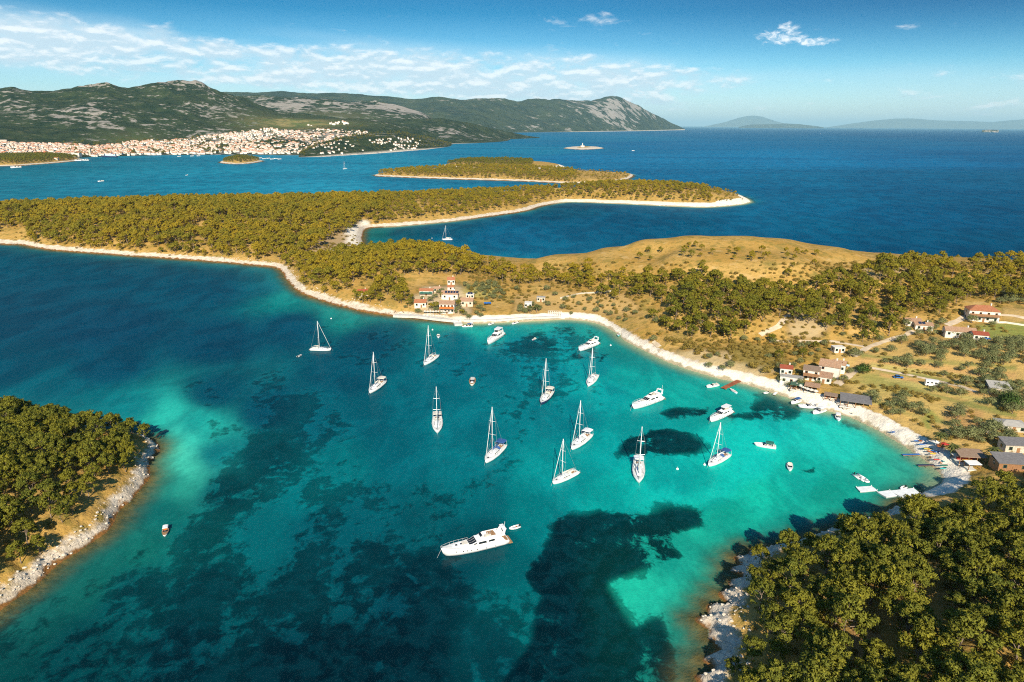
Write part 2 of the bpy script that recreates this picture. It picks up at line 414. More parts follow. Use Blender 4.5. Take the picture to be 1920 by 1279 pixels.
def foliage(name, a, b, c, trans=.18, dry=False):
    m_ = bpy.data.materials.new(name); m_.use_nodes = True; t = NT(m_.node_tree)
    oi = t.n('ShaderNodeObjectInfo').outputs['Random']
    ge = t.n('ShaderNodeNewGeometry').outputs['Random Per Island']
    cl = t.attr('tone')
    loc = t.n('ShaderNodeObjectInfo').outputs['Location']
    ln = t.noise(.012, loc, 2, .5); oi = t.math('ADD', t.math('MULTIPLY', oi, .7), t.math('MULTIPLY', t.step(ln, .38, .62), .3))
    col = t.mix(oi, a, b); col = t.mix(t.math('MULTIPLY', t.math('POWER', cl, 2.0), .55), col, c)
    if dry: col = t.mix(t.math('MULTIPLY', t.step(t.n('ShaderNodeSeparateXYZ', {0: loc}).outputs[1], 330, 520), t.step(t.n('ShaderNodeSeparateXYZ', {0: loc}).outputs[1], 1800, 2100, .62, 0)), col, t.mix(oi, (.41, .35, .036), (.84, .56, .036)))
    col = t.mix(t.math('MULTIPLY', ge, .5), col, tuple(k*.45 for k in a))
    d = t.n('ShaderNodeBsdfPrincipled', {'Base Color': col, 'Roughness': .75, 'Specular IOR Level': .2})
    tr = t.n('ShaderNodeBsdfTranslucent', {0: col})
    mx = t.n('ShaderNodeMixShader', {0: trans, 1: d, 2: tr}); t.n('ShaderNodeOutputMaterial', {0: mx}); return m_
M['pine'] = foliage('pine_needles', (.150, .180, .026), (.32, .285, .024), (.46, .40, .040), .32, True)
M['olive'] = foliage('olive_leaves', (.23, .26, .10), (.33, .34, .13), (.46, .44, .21), .28)
M['scrub'] = foliage('scrub_leaves', (.30, .235, .04), (.44, .31, .06), (.54, .40, .12), .28)
M['broadleaf'] = foliage('broad_leaves', (.07, .13, .025), (.10, .17, .03), (.15, .22, .05), .25)
M['palm'] = foliage('palm_fronds', (.10, .12, .03), (.14, .14, .04), (.22, .20, .07))
M['bark'] = mat('bark', (.22, .16, .115), .9, .3, 3)

def terrain_mat():
    m_ = bpy.data.materials.new('dry_ground'); m_.use_nodes = True; t = NT(m_.node_tree)
    g = t.n('ShaderNodeNewGeometry'); pos = g.outputs['Position']
    d = t.attr('shore'); beach = t.attr('beach'); pc = t.attr('paint', 0); pa = t.attr('paintw')
    n1 = t.noise(.035, pos, 6, .62); n2 = t.noise(.25, pos, 5, .6); n3 = t.noise(1.3, pos, 4, .65)
    grass = t.mix(t.step(n1, .35, .65), (.42, .245, .055), (.52, .325, .095))
    grass = t.mix(t.step(n2, .50, .66, 0, .75), grass, (.22, .165, .035))
    grass = t.mix(t.step(n3, .52, .75, 0, .6), grass, (.16, .105, .03))
    grass = t.mix(t.step(n2, .36, .26, 0, .5), grass, (.52, .38, .20))
    n5 = t.noise(.09, pos, 5, .65)
    grass = t.mix(t.step(n5, .52, .64, 0, .6), grass, (.21, .175, .04)); grass = t.mix(t.step(n5, .42, .34, 0, .5), grass, (.58, .40, .17))
    grass = t.mix(t.math('MULTIPLY', pa, t.step(n2, .25, .5, .45, .95)), grass, pc)
    # pale limestone along the water
    rock = t.mix(t.step(n2, .35, .65), (.72, .62, .49), (.56, .47, .36))
    vo = t.n('ShaderNodeTexVoronoi', {'Vector': pos, 'Scale': .35}, feature='DISTANCE_TO_EDGE')
    rock = t.mix(t.step(vo.outputs[0], .0, .06, .5, 0), rock, (.24, .19, .14))
    rock = t.mix(t.step(n3, .55, .75, 0, .6), rock, (.36, .30, .23))
    sand = t.mix(n2, (.80, .70, .56), (.86, .78, .66)); sand = t.mix(t.step(t.noise(.6, pos, 5, .7), .56, .68, 0, .55), sand, (.40, .32, .22)); sand = t.mix(t.step(t.noise(.12, pos, 4, .6), .52, .64, 0, .35), sand, (.52, .43, .30))
    rock = t.mix(beach, rock, sand)
    wet = t.mix(t.step(n2, .35, .65), (.26, .12, .035), (.13, .07, .025)); wet = t.mix(beach, wet, (.42, .35, .22))
    wd = t.math('ADD', d, t.math('MULTIPLY', t.math('SUBTRACT', n2, .5), 5.0))
    rock = t.mix(t.step(wd, .2, 1.4, 1, 0), rock, wet)
    w = t.attr('rockw')
    dn = t.math('SUBTRACT', t.math('ADD', d, t.math('MULTIPLY', t.math('SUBTRACT', n1, .5), 9.0)), w)
    dn = t.math('ADD', dn, t.math('MULTIPLY', t.math('SUBTRACT', n2, .5), 6.0))
    col = t.mix(t.step(dn, -1.2, 1.2), rock, grass)
    bh = t.math('ADD', t.math('MULTIPLY', n2, 1.2), t.math('MULTIPLY', n3, .5))
    bu = t.n('ShaderNodeBump', {'Strength': .8, 'Distance': .8, 'Height': bh})
    b = t.n('ShaderNodeBsdfPrincipled', {'Base Color': col, 'Roughness': .95, 'Specular IOR Level': .1, 'Normal': bu.outputs[0]})
    t.n('ShaderNodeOutputMaterial', {0: b}); return m_

# ------------------------------------------------------------------ terrain sheet
BEACH = [[(1120,590),(1060,585),(960,590),(880,592),(850,612),(1060,612),(1110,615),(1200,680),(1300,720),(1430,760),(1560,800),(1640,830),(1700,880),(1740,930),(1790,930),
          (1830,900),(1800,850),(1720,810),(1640,770),(1560,740),(1430,705),(1300,680),(1200,640)],
         [(590,480),(700,470),(720,425),(980,405),(1060,375),(1200,378),(1340,380),(1350,360),(1410,360),(1420,395),(1200,395),(1000,410),(760,440),(700,490)],
         [(985,300),(1065,305),(1065,325),(985,322)]]
PAINT = [([(590,482),(628,452),(652,422),(694,414),(690,474),(650,479)], (.84,.76,.63), 8),
   # polygon in the picture, ground colour there, edge softness in pixels
 ([(1540,700),(1560,640),(1700,640),(1960,600),(1960,860),(1780,850),(1640,790)], (.56,.37,.12), 16),
 ([(1560,720),(1600,700),(1760,740),(1830,770),(1830,800),(1730,800),(1640,760)], (.56,.39,.12), 12),
 ([(1575,715),(1640,700),(1720,720),(1720,740),(1640,735)], (.36,.33,.09), 14),
 ([(1720,780),(1745,770),(1770,790),(1740,806)], (.30,.30,.07), 4),
 ([(1770,770),(1840,760),(1850,810),(1770,800)], (.52,.31,.11), 8),
 ([(1600,690),(1620,660),(1780,690),(1900,720),(1900,740),(1760,715)], (.56,.35,.13), 8),
 ([(1830,610),(1930,600),(1930,640),(1850,640)], (.25,.27,.06), 10),
 ([(1880,575),(1930,580),(1930,605),(1880,602)], (.42,.28,.10), 5),
 ([(1300,650),(1400,660),(1460,690),(1420,710),(1300,690),(1250,665)], (.50,.38,.20), 16),
 ([(1360,640),(1480,650),(1470,690),(1380,680)], (.24,.18,.045), 10),
 ([(1480,570),(1560,600),(1540,650),(1480,640)], (.45,.33,.17), 22),
 ([(775,545),(800,528),(860,530),(885,560),(885,588),(780,588)], (.55,.42,.25), 22),
 ([(870,535),(930,530),(950,565),(890,565)], (.36,.30,.09), 14),
 ([(960,545),(1180,545),(1200,590),(960,590)], (.46,.30,.11), 10),
 ([(560,440),(640,430),(650,460),(570,490)], (.42,.29,.15), 16),
 ([(1590,1130),(1650,1180),(1680,1279),(1620,1279),(1590,1180)], (.42,.24,.09), 6),
 ([(1850,500),(1900,505),(1880,545),(1840,545)], (.48,.34,.15), 6),
 ([(1600,500),(1700,495),(1760,510),(1640,520)], (.48,.34,.15), 8),
]
for k in range(7):                            # terraced plots in strips behind the right beach
    a0, b0, a1, b1 = 1615+9*k, 664+9*k, 1905, 686+15*k; PAINT.append(([(a0, b0), (a1, b1), (a1, b1+8), (a0, b0+5)], [(.27,.26,.07),(.60,.36,.13),(.50,.42,.13)][k % 3], 4))
for a, b, c in ((1600, 742, 0), (1640, 756, 1), (1690, 770, 0), (1745, 792, 1)): PAINT.append(([(a, b), (a+95, b+22), (a+95, b+30), (a, b+7)], [(.30,.29,.08),(.62,.40,.14)][c], 4))
def build_terrain():
    nc, nr = 760, 540
    az = np.linspace(R(-47), R(47), nc); rr = np.exp(np.linspace(math.log(70), math.log(4000), nr))
    A, B = np.meshgrid(az, rr); x = (np.sin(A)*B).ravel(); y = (np.cos(A)*B).ravel()
    # coarse distance first, exact close to the waterline
    cs = 5; gi = (np.arange(0, nr, cs)[:, None]*nc+np.arange(0, nc, cs)[None]).ravel()
    d = np.empty(nr*nc)
    dc = sdf(x[gi], y[gi]).reshape(len(range(0, nr, cs)), -1)
    ri = np.minimum(np.arange(nr)/cs, dc.shape[0]-1.001); ci = np.minimum(np.arange(nc)/cs, dc.shape[1]-1.001)
    r_, c_ = np.meshgrid(ri, ci, indexing='ij'); i0 = r_.astype(int); j0 = c_.astype(int); fr = r_-i0; fc = c_-j0
    d = (dc[i0, j0]*(1-fr)*(1-fc)+dc[i0+1, j0]*fr*(1-fc)+dc[i0, j0+1]*(1-fr)*fc+dc[i0+1, j0+1]*fr*fc).ravel()
    k = np.where(np.abs(d) < 14+.035*np.hypot(x, y))[0]; d[k] = sdf(x[k], y[k])
    keep = d > -22
    z = np.full(nr*nc, -6.0); k = np.where(keep)[0]; z[k] = height(x[k], y[k], d[k])
    V = np.stack([x, y, z], 1)
    Fc = grid_faces(nr, nc); Fc = Fc[keep[Fc].all(1)]
    u = np.unique(Fc.ravel())
    px, py, dep = proj(V[u])
    beach = np.zeros(nr*nc); paint = np.zeros((nr*nc, 3)); pw = np.zeros(nr*nc)
    for b in BEACH: beach[u] = np.maximum(beach[u], smooth(polydist(px, py, b), -3, 4))
    wob = fbm(x[u]*.06, y[u]*.06, 3, 31)*14
    for poly, c, s in PAINT:
        w = smooth(polydist(px, py, poly)+wob*s/10, -s*.7, s*.7); a = w[:, None]
        paint[u] = paint[u]*(1-a)+np.array(c)*a; pw[u] = np.maximum(pw[u], w)
    rw = 2.2+2.3*np.clip(np.hypot(x, y)/500, .6, 2.2)+4.5*beach*(1+1.2*smooth(np.hypot(x, y), 500, 800))
    rw = np.where((np.hypot(x, y) < 330) & (x < 0), 3.2, rw)
    rw += np.where((np.hypot(x, y) < 260) & (x > 30), 1.5, 0)+np.where(np.hypot(x, y) > 3000, 60, 0)
    V2, F2, at = compact(V, Fc, dict(shore=d, beach=beach, paint=paint, paintw=pw, rockw=rw))
    o = bpy.data.objects.new('terrain', mesh_np('terrain', V2, F2, terrain_mat(), at, True)); link(o); tag(o, kind='structure')
build_terrain()

# ------------------------------------------------------------------ water sheet
# (pixel x, y, colour of the water body there, share of seagrass meadow)
WC = [(-200,480,(6,88,118),0),(0,500,(5,84,112),0),(200,520,(4,80,108),0),(400,540,(4,80,108),0),(500,530,(5,96,120),0),(0,600,(4,74,102),0),(200,620,(4,72,102),0),
 (400,640,(4,72,100),0),(560,610,(4,78,106),0),(0,690,(5,82,108),0),(100,725,(7,98,120),.1),(200,690,(4,76,104),0),(170,765,(10,118,134),0),
 (240,775,(12,140,152),0),(300,800,(40,190,180),0),(360,800,(20,165,165),.1),(330,850,(96,238,214),0),(345,875,(84,226,202),0),(355,820,(76,226,208),0),(320,815,(80,230,212),0),(300,790,(50,196,186),0),(310,880,(84,216,194),0),(325,905,(52,176,160),0),(380,815,(36,180,174),0),(310,900,(40,165,150),0),(400,850,(10,120,130),.45),
 (400,740,(4,78,102),.2),(500,770,(4,80,102),.5),(600,790,(5,98,116),.5),(500,850,(6,112,124),.62),(420,920,(6,100,108),.62),(560,920,(6,118,128),.5),(650,870,(6,120,132),.3),
 (300,960,(14,120,118),.1),(250,1010,(12,104,100),.15),(150,1090,(10,92,90),.25),(60,1160,(6,80,82),.4),(0,1230,(4,66,70),.5),(380,1000,(8,104,108),.55),(480,1000,(6,106,116),.5),
 (600,1000,(5,92,106),.55),(700,960,(5,94,108),.45),(250,1130,(5,84,92),.55),(400,1120,(5,86,96),.6),(560,1120,(5,84,96),.6),(150,1230,(4,70,78),.6),(350,1230,(4,72,84),.65),
 (560,1240,(4,66,80),.7),(760,1240,(3,64,78),.7),(760,1120,(4,70,86),.65),(820,1080,(4,70,84),.6),(700,1060,(5,84,98),.6),(930,1230,(4,80,92),.5),(1000,1170,(5,108,116),.3),(960,1100,(5,110,120),.35),
 (800,980,(5,94,108),.3),(900,930,(5,112,126),.3),(1000,960,(6,138,146),.15),(650,700,(4,86,110),.1),(700,640,(4,84,110),.1),(760,620,(5,98,120),.2),(700,780,(5,104,124),.15),(780,740,(5,108,128),.1),(740,850,(5,112,130),.1),
 (860,780,(6,120,138),.12),(880,860,(6,122,138),.2),(860,680,(5,110,132),.2),(850,640,(6,124,142),.35),(940,690,(6,118,138),.3),(960,760,(7,128,144),.3),(980,650,(6,128,146),.6),(1000,700,(7,128,144),.45),(950,620,(14,160,165),.2),
 (1060,640,(10,150,160),.55),(1120,680,(12,160,170),.25),(1130,740,(12,165,172),.15),(1060,780,(8,140,154),.3),(1180,700,(16,165,165),.1),(1240,710,(16,168,166),.05),(1200,780,(14,172,174),.0),(1290,740,(22,184,178),0),
 (1350,740,(24,176,168),.0),(1120,860,(10,165,170),0),(1040,900,(8,150,158),.05),(1150,920,(12,180,178),.0),(1250,890,(16,188,186),.0),(1340,900,(18,196,188),0),(1400,860,(20,200,194),0),(1450,800,(22,198,194),0),
 (1520,820,(34,210,200),0),(1580,840,(36,206,196),0),(1500,890,(26,200,186),.1),(1560,930,(22,180,162),.05),(1640,880,(40,186,166),.02),(1700,900,(60,170,150),0),(1690,860,(60,190,170),0),(1430,940,(22,196,178),.08),
 (1380,980,(20,188,168),.1),(1460,1000,(18,150,140),.05),(1330,1040,(24,180,160),.0),(1260,1060,(24,182,164),.05),(1200,1110,(34,196,172),.0),(1240,1100,(34,196,172),0),(1300,1110,(30,180,156),0),(1270,1085,(36,196,172),0),(1298,1062,(34,192,170),0),(1318,1085,(34,180,156),0),(1220,1125,(30,184,164),0),(1290,1180,(22,150,134),.1),(1280,1260,(20,130,118),.1),
 (640,595,(20,140,140),0),(560,560,(12,135,138),0),(800,610,(26,158,152),.1),(900,612,(34,186,178),.05),(1000,610,(26,170,168),.15),(1080,612,(20,160,160),.25),(1130,630,(20,150,150),.2),(1160,660,(20,150,150),.1),
 (700,440,(10,110,115),0),(700,460,(10,110,130),0),(760,440,(6,95,120),0),(840,430,(6,92,125),0),(840,460,(8,112,150),0),(950,440,(8,104,146),0),(1000,470,(8,110,150),0),(1050,400,(5,84,118),0),(1100,420,(6,95,135),0),(1200,410,(5,90,130),0),(1300,415,(5,92,132),0),
 (1400,420,(5,98,142),0),(1500,440,(5,95,138),0),(1700,460,(4,86,128),0),(1900,470,(4,80,120),0),(1500,380,(5,92,138),0),(1700,400,(4,84,130),0),(1900,400,(4,78,122),0),(1480,340,(5,98,146),0),(1700,340,(5,90,138),0),(1900,340,(5,86,132),0),
 (0,350,(34,118,150),0),(200,350,(36,124,160),0),(400,345,(38,130,168),0),(600,350,(40,136,176),0),(700,300,(34,128,168),0),(800,350,(26,116,158),0),(1000,350,(20,112,156),0),(900,285,(28,120,164),0),(1150,300,(16,112,166),0),(1300,320,(10,106,158),0),(1500,300,(10,112,168),0),(1700,300,(6,102,158),0),
 (1900,300,(5,92,146),0),(1300,270,(12,104,158),0),(1500,260,(10,100,152),0),(1900,260,(6,90,142),0),(1100,260,(20,112,160),0),(-100,330,(30,110,140),0),(640,1275,(3,56,68),.7),(900,1020,(4,84,98),.4)]
GRASS = [  # seagrass meadows: outline, strength, softness (px)
 ([(1045,965),(1120,945),(1180,952),(1260,945),(1320,955),(1330,990),(1270,1015),(1305,1045),(1285,1058),(1222,1075),(1150,1098),(1195,1160),(1245,1150),(1262,1200),(1275,1300),(930,1300),(985,1200),(1005,1120),(975,1080),(1010,1030)], 1.0, 9),
 ([(1160,850),(1170,822),(1225,803),(1290,803),(1335,830),(1310,858),(1240,862)], 1.0, 7),
 ([(1222,778),(1262,757),(1330,764),(1340,790),(1280,792)], .95, 5),([(1350,772),(1400,774),(1436,748),(1450,742),(1515,760),(1490,782),(1430,788),(1340,796)], .9, 6),
 ([(1560,790),(1590,783),(1630,800),(1640,812),(1590,806)], .7, 5),
 ([(600,620),(700,602),(800,622),(790,668),(700,700),(560,680)], .5, 14),([(380,790),(480,765),(640,755),(640,820),(560,850),(440,860),(370,850)], .62, 16),
 ([(950,640),(1010,622),(1060,640),(1050,670),(980,672)], .8, 8),([(1060,655),(1110,652),(1150,665),(1120,682),(1070,678)], .85, 5),([(1040,615),(1080,612),(1074,628),(1045,628)], .8, 4),
 ([(990,690),(1055,683),(1050,700),(1000,705)], .6, 5),([(985,770),(1015,755),(1012,790),(990,795)], .6, 5),([(1010,800),(1065,790),(1062,820),(1000,815)], .5, 6),
 ([(1485,885),(1525,880),(1520,890),(1490,890)], .8, 3),([(1440,906),(1465,912),(1455,920),(1438,912)], .8, 3),([(940,705),(960,700),(965,720),(945,725)], .5, 5),
 ([(300,890),(420,870),(440,980),(380,1000),(340,960)], .3, 20),
 ([(140,1040),(330,990),(420,1030),(330,1110),(120,1180)], .35, 25)]
def water_mat():
    m_ = bpy.data.materials.new('sea_water'); m_.use_nodes = True; t = NT(m_.node_tree)
    g = t.n('ShaderNodeNewGeometry'); pos = g.outputs['Position']
    col = t.attr('body', 0); gr = t.attr('meadow'); off = t.attr('off'); far = t.attr('far')
    mp = t.n('ShaderNodeMapping', {0: pos}); mp.inputs['Rotation'].default_value = (0, 0, R(-35)); mp.inputs['Scale'].default_value = (1, .55, 1)
    n1 = t.noise(.045, mp.outputs[0], 7, .62, .5); n2 = t.noise(.010, pos, 4, .55, .3); n3 = t.noise(.35, mp.outputs[0], 4, .6)
    nn = t.math('ADD', t.math('MULTIPLY', n1, .70), t.math('ADD', t.math('MULTIPLY', n2, .14), t.math('MULTIPLY', n3, .16)))
    # noise is centred on .5 with a spread of about .1
    nf = t.noise(.17, pos, 4, .7, .4)
    q = t.math('ADD', t.math('ADD', t.math('MULTIPLY', t.math('SUBTRACT', nn, .5), 3.6), t.math('MULTIPLY', t.math('SUBTRACT', nf, .5), 1.5)), t.math('SUBTRACT', t.math('MULTIPLY', gr, 1.35), .62))
    mk = t.step(q, -.14, .16)
    dark = t.mix(.94, col, t.mix(t.step(nf, .40, .60), (.0009, .022, .032), (.0002, .006, .012)))
    col = t.mix(t.step(n1, .38, .62), t.mix(1.0, col, (.72, .80, .84), 'MULTIPLY'), t.mix(1.0, col, (1.1, 1.16, 1.14), 'MULTIPLY'))
    deep = t.step(gr, .40, .80, .60, 1.0)
    c = t.mix(t.math('MULTIPLY', t.math('MULTIPLY', mk, t.step(gr, .02, .2)), deep), col, dark)
    # wavelet shading put into the colour, depth mottling, long wind streaks further out
    c = t.mix(t.step(n3, .35, .7, 0, .28), c, t.mix(1.0, c, (.45, .62, .68), 'MULTIPLY'))
    ms = t.n('ShaderNodeMapping', {0: pos}); ms.inputs['Scale'].default_value = (.0011, .0042, 1)
    n4 = t.noise(1.0, ms.outputs[0], 5, .6, .3)
    st = t.math('MULTIPLY', t.step(n4, .42, .62), far)
    c = t.mix(t.math('MULTIPLY', st, .55), c, t.mix(1.0, c, (.45, .62, .70), 'MULTIPLY'))
    rp = t.noise(.8, mp.outputs[0], 3, .7)
    c = t.mix(t.step(rp, .40, .66, 0, .30), c, t.mix(1.0, c, (.40, .58, .64), 'MULTIPLY'))  # shading of small wavelets, darkened into the body colour
    # ripples
    w1 = t.noise(.42, mp.outputs[0], 3, .6); w2 = t.noise(1.5, pos, 2, .6)
    wh = t.math('ADD', t.math('MULTIPLY', w1, .6), t.math('MULTIPLY', w2, .30))
    bu = t.n('ShaderNodeBump', {'Distance': .5, 'Height': wh}); t.set(bu, 'Strength', t.math('SUBTRACT', .55, t.math('MULTIPLY', far, .3)))
    fr = t.n('ShaderNodeFresnel', {0: 1.33, 1: bu.outputs[0]}).outputs[0]
    gl = t.n('ShaderNodeBsdfGlossy', {'Roughness': .14, 'Normal': bu.outputs[0]})
    df = t.n('ShaderNodeBsdfDiffuse', {0: c, 'Normal': bu.outputs[0]})
    b = t.n('ShaderNodeMixShader', {0: t.math('MINIMUM', t.math('MULTIPLY', fr, .30), t.math('SUBTRACT', .075, t.math('MULTIPLY', far, .035))), 1: df, 2: gl})
    tr = t.n('ShaderNodeBsdfTransparent', {0: (.80, .97, .93)})
    al = t.step(t.math('ADD', off, t.math('MULTIPLY', t.math('SUBTRACT', n1, .5), 5)), -1.0, 12.0)
    mx = t.n('ShaderNodeMixShader', {0: al, 1: tr, 2: b}); t.n('ShaderNodeOutputMaterial', {0: mx}); return m_
BODY_GAIN = .74
def build_water():
    nc, nr = 560, 760
    az = np.linspace(R(-62), R(62), nc)
    rr = np.concatenate([np.exp(np.linspace(math.log(25), math.log(4050), 620)), np.exp(np.linspace(math.log(4100), math.log(400000), 140))])
    A, B = np.meshgrid(az, rr); x = (np.sin(A)*B).ravel(); y = (np.cos(A)*B).ravel()
    V = np.stack([x, y, np.zeros(len(x))], 1); px, py, dep = proj(V)
    ok = (np.hypot(x, y) < 4000)
    d = np.full(len(x), -400.0); k = np.where(ok)[0]
    # coarse / exact as for the land
    cs = 6; n0 = 620; gi = (np.arange(0, n0, cs)[:, None]*nc+np.arange(0, nc, cs)[None]).ravel()
    dc = sdf(x[gi], y[gi]).reshape(len(range(0, n0, cs)), -1)
    ri = np.minimum(np.arange(n0)/cs, dc.shape[0]-1.001); ci = np.minimum(np.arange(nc)/cs, dc.shape[1]-1.001)
    r_, c_ = np.meshgrid(ri, ci, indexing='ij'); i0 = r_.astype(int); j0 = c_.astype(int); fr = r_-i0; fc = c_-j0
    d[:n0*nc] = (dc[i0, j0]*(1-fr)*(1-fc)+dc[i0+1, j0]*fr*(1-fc)+dc[i0, j0+1]*(1-fr)*fc+dc[i0+1, j0+1]*fr*fc).ravel()
    k = np.where(ok & (np.abs(d) < 16+.04*np.hypot(x, y)))[0]; d[k] = sdf(x[k], y[k])
    # colours of the water body, blended between soundings in bearing and log distance
    la, lr = np.arctan2(x, y), np.log(np.maximum(np.hypot(x, y), 40))
    num = np.zeros((len(x), 3)); den = np.zeros(len(x)); gm = np.zeros(len(x))
    for a, b, c, g in WC:
        q = P(a, max(b, horizon(a)+2)); qa, ql = math.atan2(q[0], q[1]), math.log(math.hypot(q[0], q[1]))
        w = 1/((la-qa)**2+(.55*(lr-ql))**2+.0004)**2.6
        num += w[:, None]*lin(c)*(1.3 if g >= .45 else 1.0); gm += w*g; den += w
    body = num/den[:, None]*BODY_GAIN*np.array([1, 1.07, .95]); gm = gm/den
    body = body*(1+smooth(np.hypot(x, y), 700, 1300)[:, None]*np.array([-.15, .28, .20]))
    wob = fbm(x*.035, y*.035, 4, 41)
    for poly, s_, sf in GRASS:
        kk = np.where((py > 560) & (np.abs(px-np.mean([p[0] for p in poly])) < 500))[0]
        gm[kk] = np.maximum(gm[kk], s_*.80*smooth(polydist(px[kk], py[kk], poly)+wob[kk]*max(sf*2.6, 20), -sf*2.4, sf*2.2))
    # shoaling close to land
    sh = np.exp(np.minimum(d, 0)/9.0)*np.where(np.hypot(x, y) > 420, .75, .45)*np.clip(1.7-np.hypot(x, y)/1400, .15, 1)
    body = body*(1-sh[:, None])+sh[:, None]*np.array([.035, .34, .29])*1.0
    gm = gm*(1-.7*sh)
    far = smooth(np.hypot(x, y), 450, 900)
    keep = d < 12
    Fc = grid_faces(nr, nc); Fc = Fc[keep[Fc].any(1)]
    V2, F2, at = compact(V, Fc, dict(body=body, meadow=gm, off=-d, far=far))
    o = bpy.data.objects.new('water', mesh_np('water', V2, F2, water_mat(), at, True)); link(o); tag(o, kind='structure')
build_water()

# ------------------------------------------------------------------ far hills
def hill_mat():
    m_ = bpy.data.materials.new('hill_slopes'); m_.use_nodes = True; t = NT(m_.node_tree)
    pos = t.n('ShaderNodeNewGeometry').outputs['Position']; rk = t.attr('rock'); fl = t.attr('field'); sh = t.attr('edge')
    sc = t.attr('unit')                     # metres per texture unit grow with distance
    v = t.n('ShaderNodeVectorMath', {0: pos, 1: sc}, operation='MULTIPLY'); t.nt.links.new(sc, v.inputs[1]); v = v.outputs[0]
    n1 = t.noise(.9, v, 7, .66, .3); n2 = t.noise(6.0, v, 5, .65); n3 = t.noise(16.0, v, 3, .6)
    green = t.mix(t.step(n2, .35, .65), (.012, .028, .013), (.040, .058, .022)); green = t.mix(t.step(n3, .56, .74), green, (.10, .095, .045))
    stone = t.mix(n2, (.40, .355, .31), (.22, .20, .17))
    q = t.math('ADD', t.math('MULTIPLY', t.math('SUBTRACT', n1, .5), 2.4), t.math('ADD', t.math('MULTIPLY', t.math('SUBTRACT', n2, .5), 2.6), t.math('MULTIPLY', t.math('SUBTRACT', n3, .5), 2.2)))
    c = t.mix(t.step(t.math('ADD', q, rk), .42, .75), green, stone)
    terr = t.mix(t.step(n2, .4, .6), (.30, .24, .09), (.12, .15, .04)); terr = t.mix(t.step(n3, .55, .65), terr, (.05, .07, .025))
    c = t.mix(fl, c, terr)
    c = t.mix(t.step(sh, .0, 1.0, 1, 0), c, (.66, .58, .48))
    bu = t.n('ShaderNodeBump', {'Strength': 1.0, 'Distance': 60, 'Height': n1})
    b = t.n('ShaderNodeBsdfPrincipled', {'Base Color': c, 'Roughness': 1, 'Specular IOR Level': .05, 'Normal': bu.outputs[0]})
    t.n('ShaderNodeOutputMaterial', {0: b}); return m_
M['hill'] = hill_mat()
class Layer:
    """a slope given by lines seen at known distances: waterline, mid slopes, ridge"""
    def __init__(s, x0, x1, rows, seed=0, rough=.10):
        s.x0, s.x1, s.rows, s.seed, s.rough = x0, x1, rows, seed, rough
    def at(s, px, t):
        px = np.asarray(px, float); t = np.asarray(t, float); n = len(s.rows)
        pts = []
        for yl, dl in s.rows:
            y = np.interp(px, [a for a, _ in yl], [b for _, b in yl])
            dmin = 1.0485*HC*F/np.maximum(y-horizon(px), .01)
            dd = dmin if dl is None else np.interp(px, [a for a, _ in dl], [b for _, b in dl])
            pts.append(PD(px, y, dd))
        k = np.clip((t*(n-1)).astype(int), 0, n-2); f = t*(n-1)-k
        pts = np.stack(pts); i = np.arange(len(px))
        p = pts[k, i]*(1-f)[:, None]+pts[k+1, i]*f[:, None]
        L = 700.0*np.linalg.norm(p[:, :2], axis=1).mean()/4000
        nz = fbm(p[:, 0]/L+s.seed*9.7, p[:, 1]/L, 5, s.seed)
        rid = 1-np.abs(fbm(p[:, 0]/L*.8+3, p[:, 1]/L*.8, 4, s.seed+50))*2
        amp = np.clip(p[:, 2], 0, 1e9)*s.rough*4*(t*(1-t))**.6
        p[:, 2] += amp*(nz+.35*(rid-.5))+np.clip(p[:, 2], 0, 1e9)*s.rough*.55*t**2*fbm(p[:, 0]/L*5, p[:, 1]/L*5, 4, s.seed+80)
        p[:, 2] = np.where(t <= 0, -1.0, p[:, 2])
        return p
    def build(s, name, rock=.2, field=None, nx=260, ny=70, edge=.02, unit=1/900.0, back=1.12):
        X, T = np.meshgrid(np.linspace(s.x0, s.x1, nx), np.linspace(0, 1, ny))
        px, tt = X.ravel(), T.ravel(); p = s.at(px, tt)
        rear = p[-nx:].copy(); cxy = rear[:, :2]*back; rear[:, :2] = cxy; rear[:, 2] = -5
        mid = p[-nx:].copy(); mid[:, :2] *= 1+(back-1)*.5; mid[:, 2] *= .72
        V = np.vstack([p, mid, rear]); n2 = np.full(2*nx, 1.0)
        px2 = np.concatenate([px, px[-nx:], px[-nx:]]); tt2 = np.concatenate([tt, n2])
        rk = rock(px2, tt2) if callable(rock) else np.full(len(V), rock)
        fl = field(px2, tt2) if field else np.zeros(len(V))
        at = dict(rock=rk, field=fl, edge=tt2/edge if edge > 0 else tt2*0+2, unit=np.full(len(V), unit))
        o = bpy.data.objects.new(name, mesh_np(name, V, grid_faces(ny+2, nx), M['hill'], at, True)); link(o); tag(o, kind='structure'); return o
def gauss(px, t, cx, sx, ct, st): return np.exp(-((px-cx)/sx)**2-((t-ct)/st)**2)
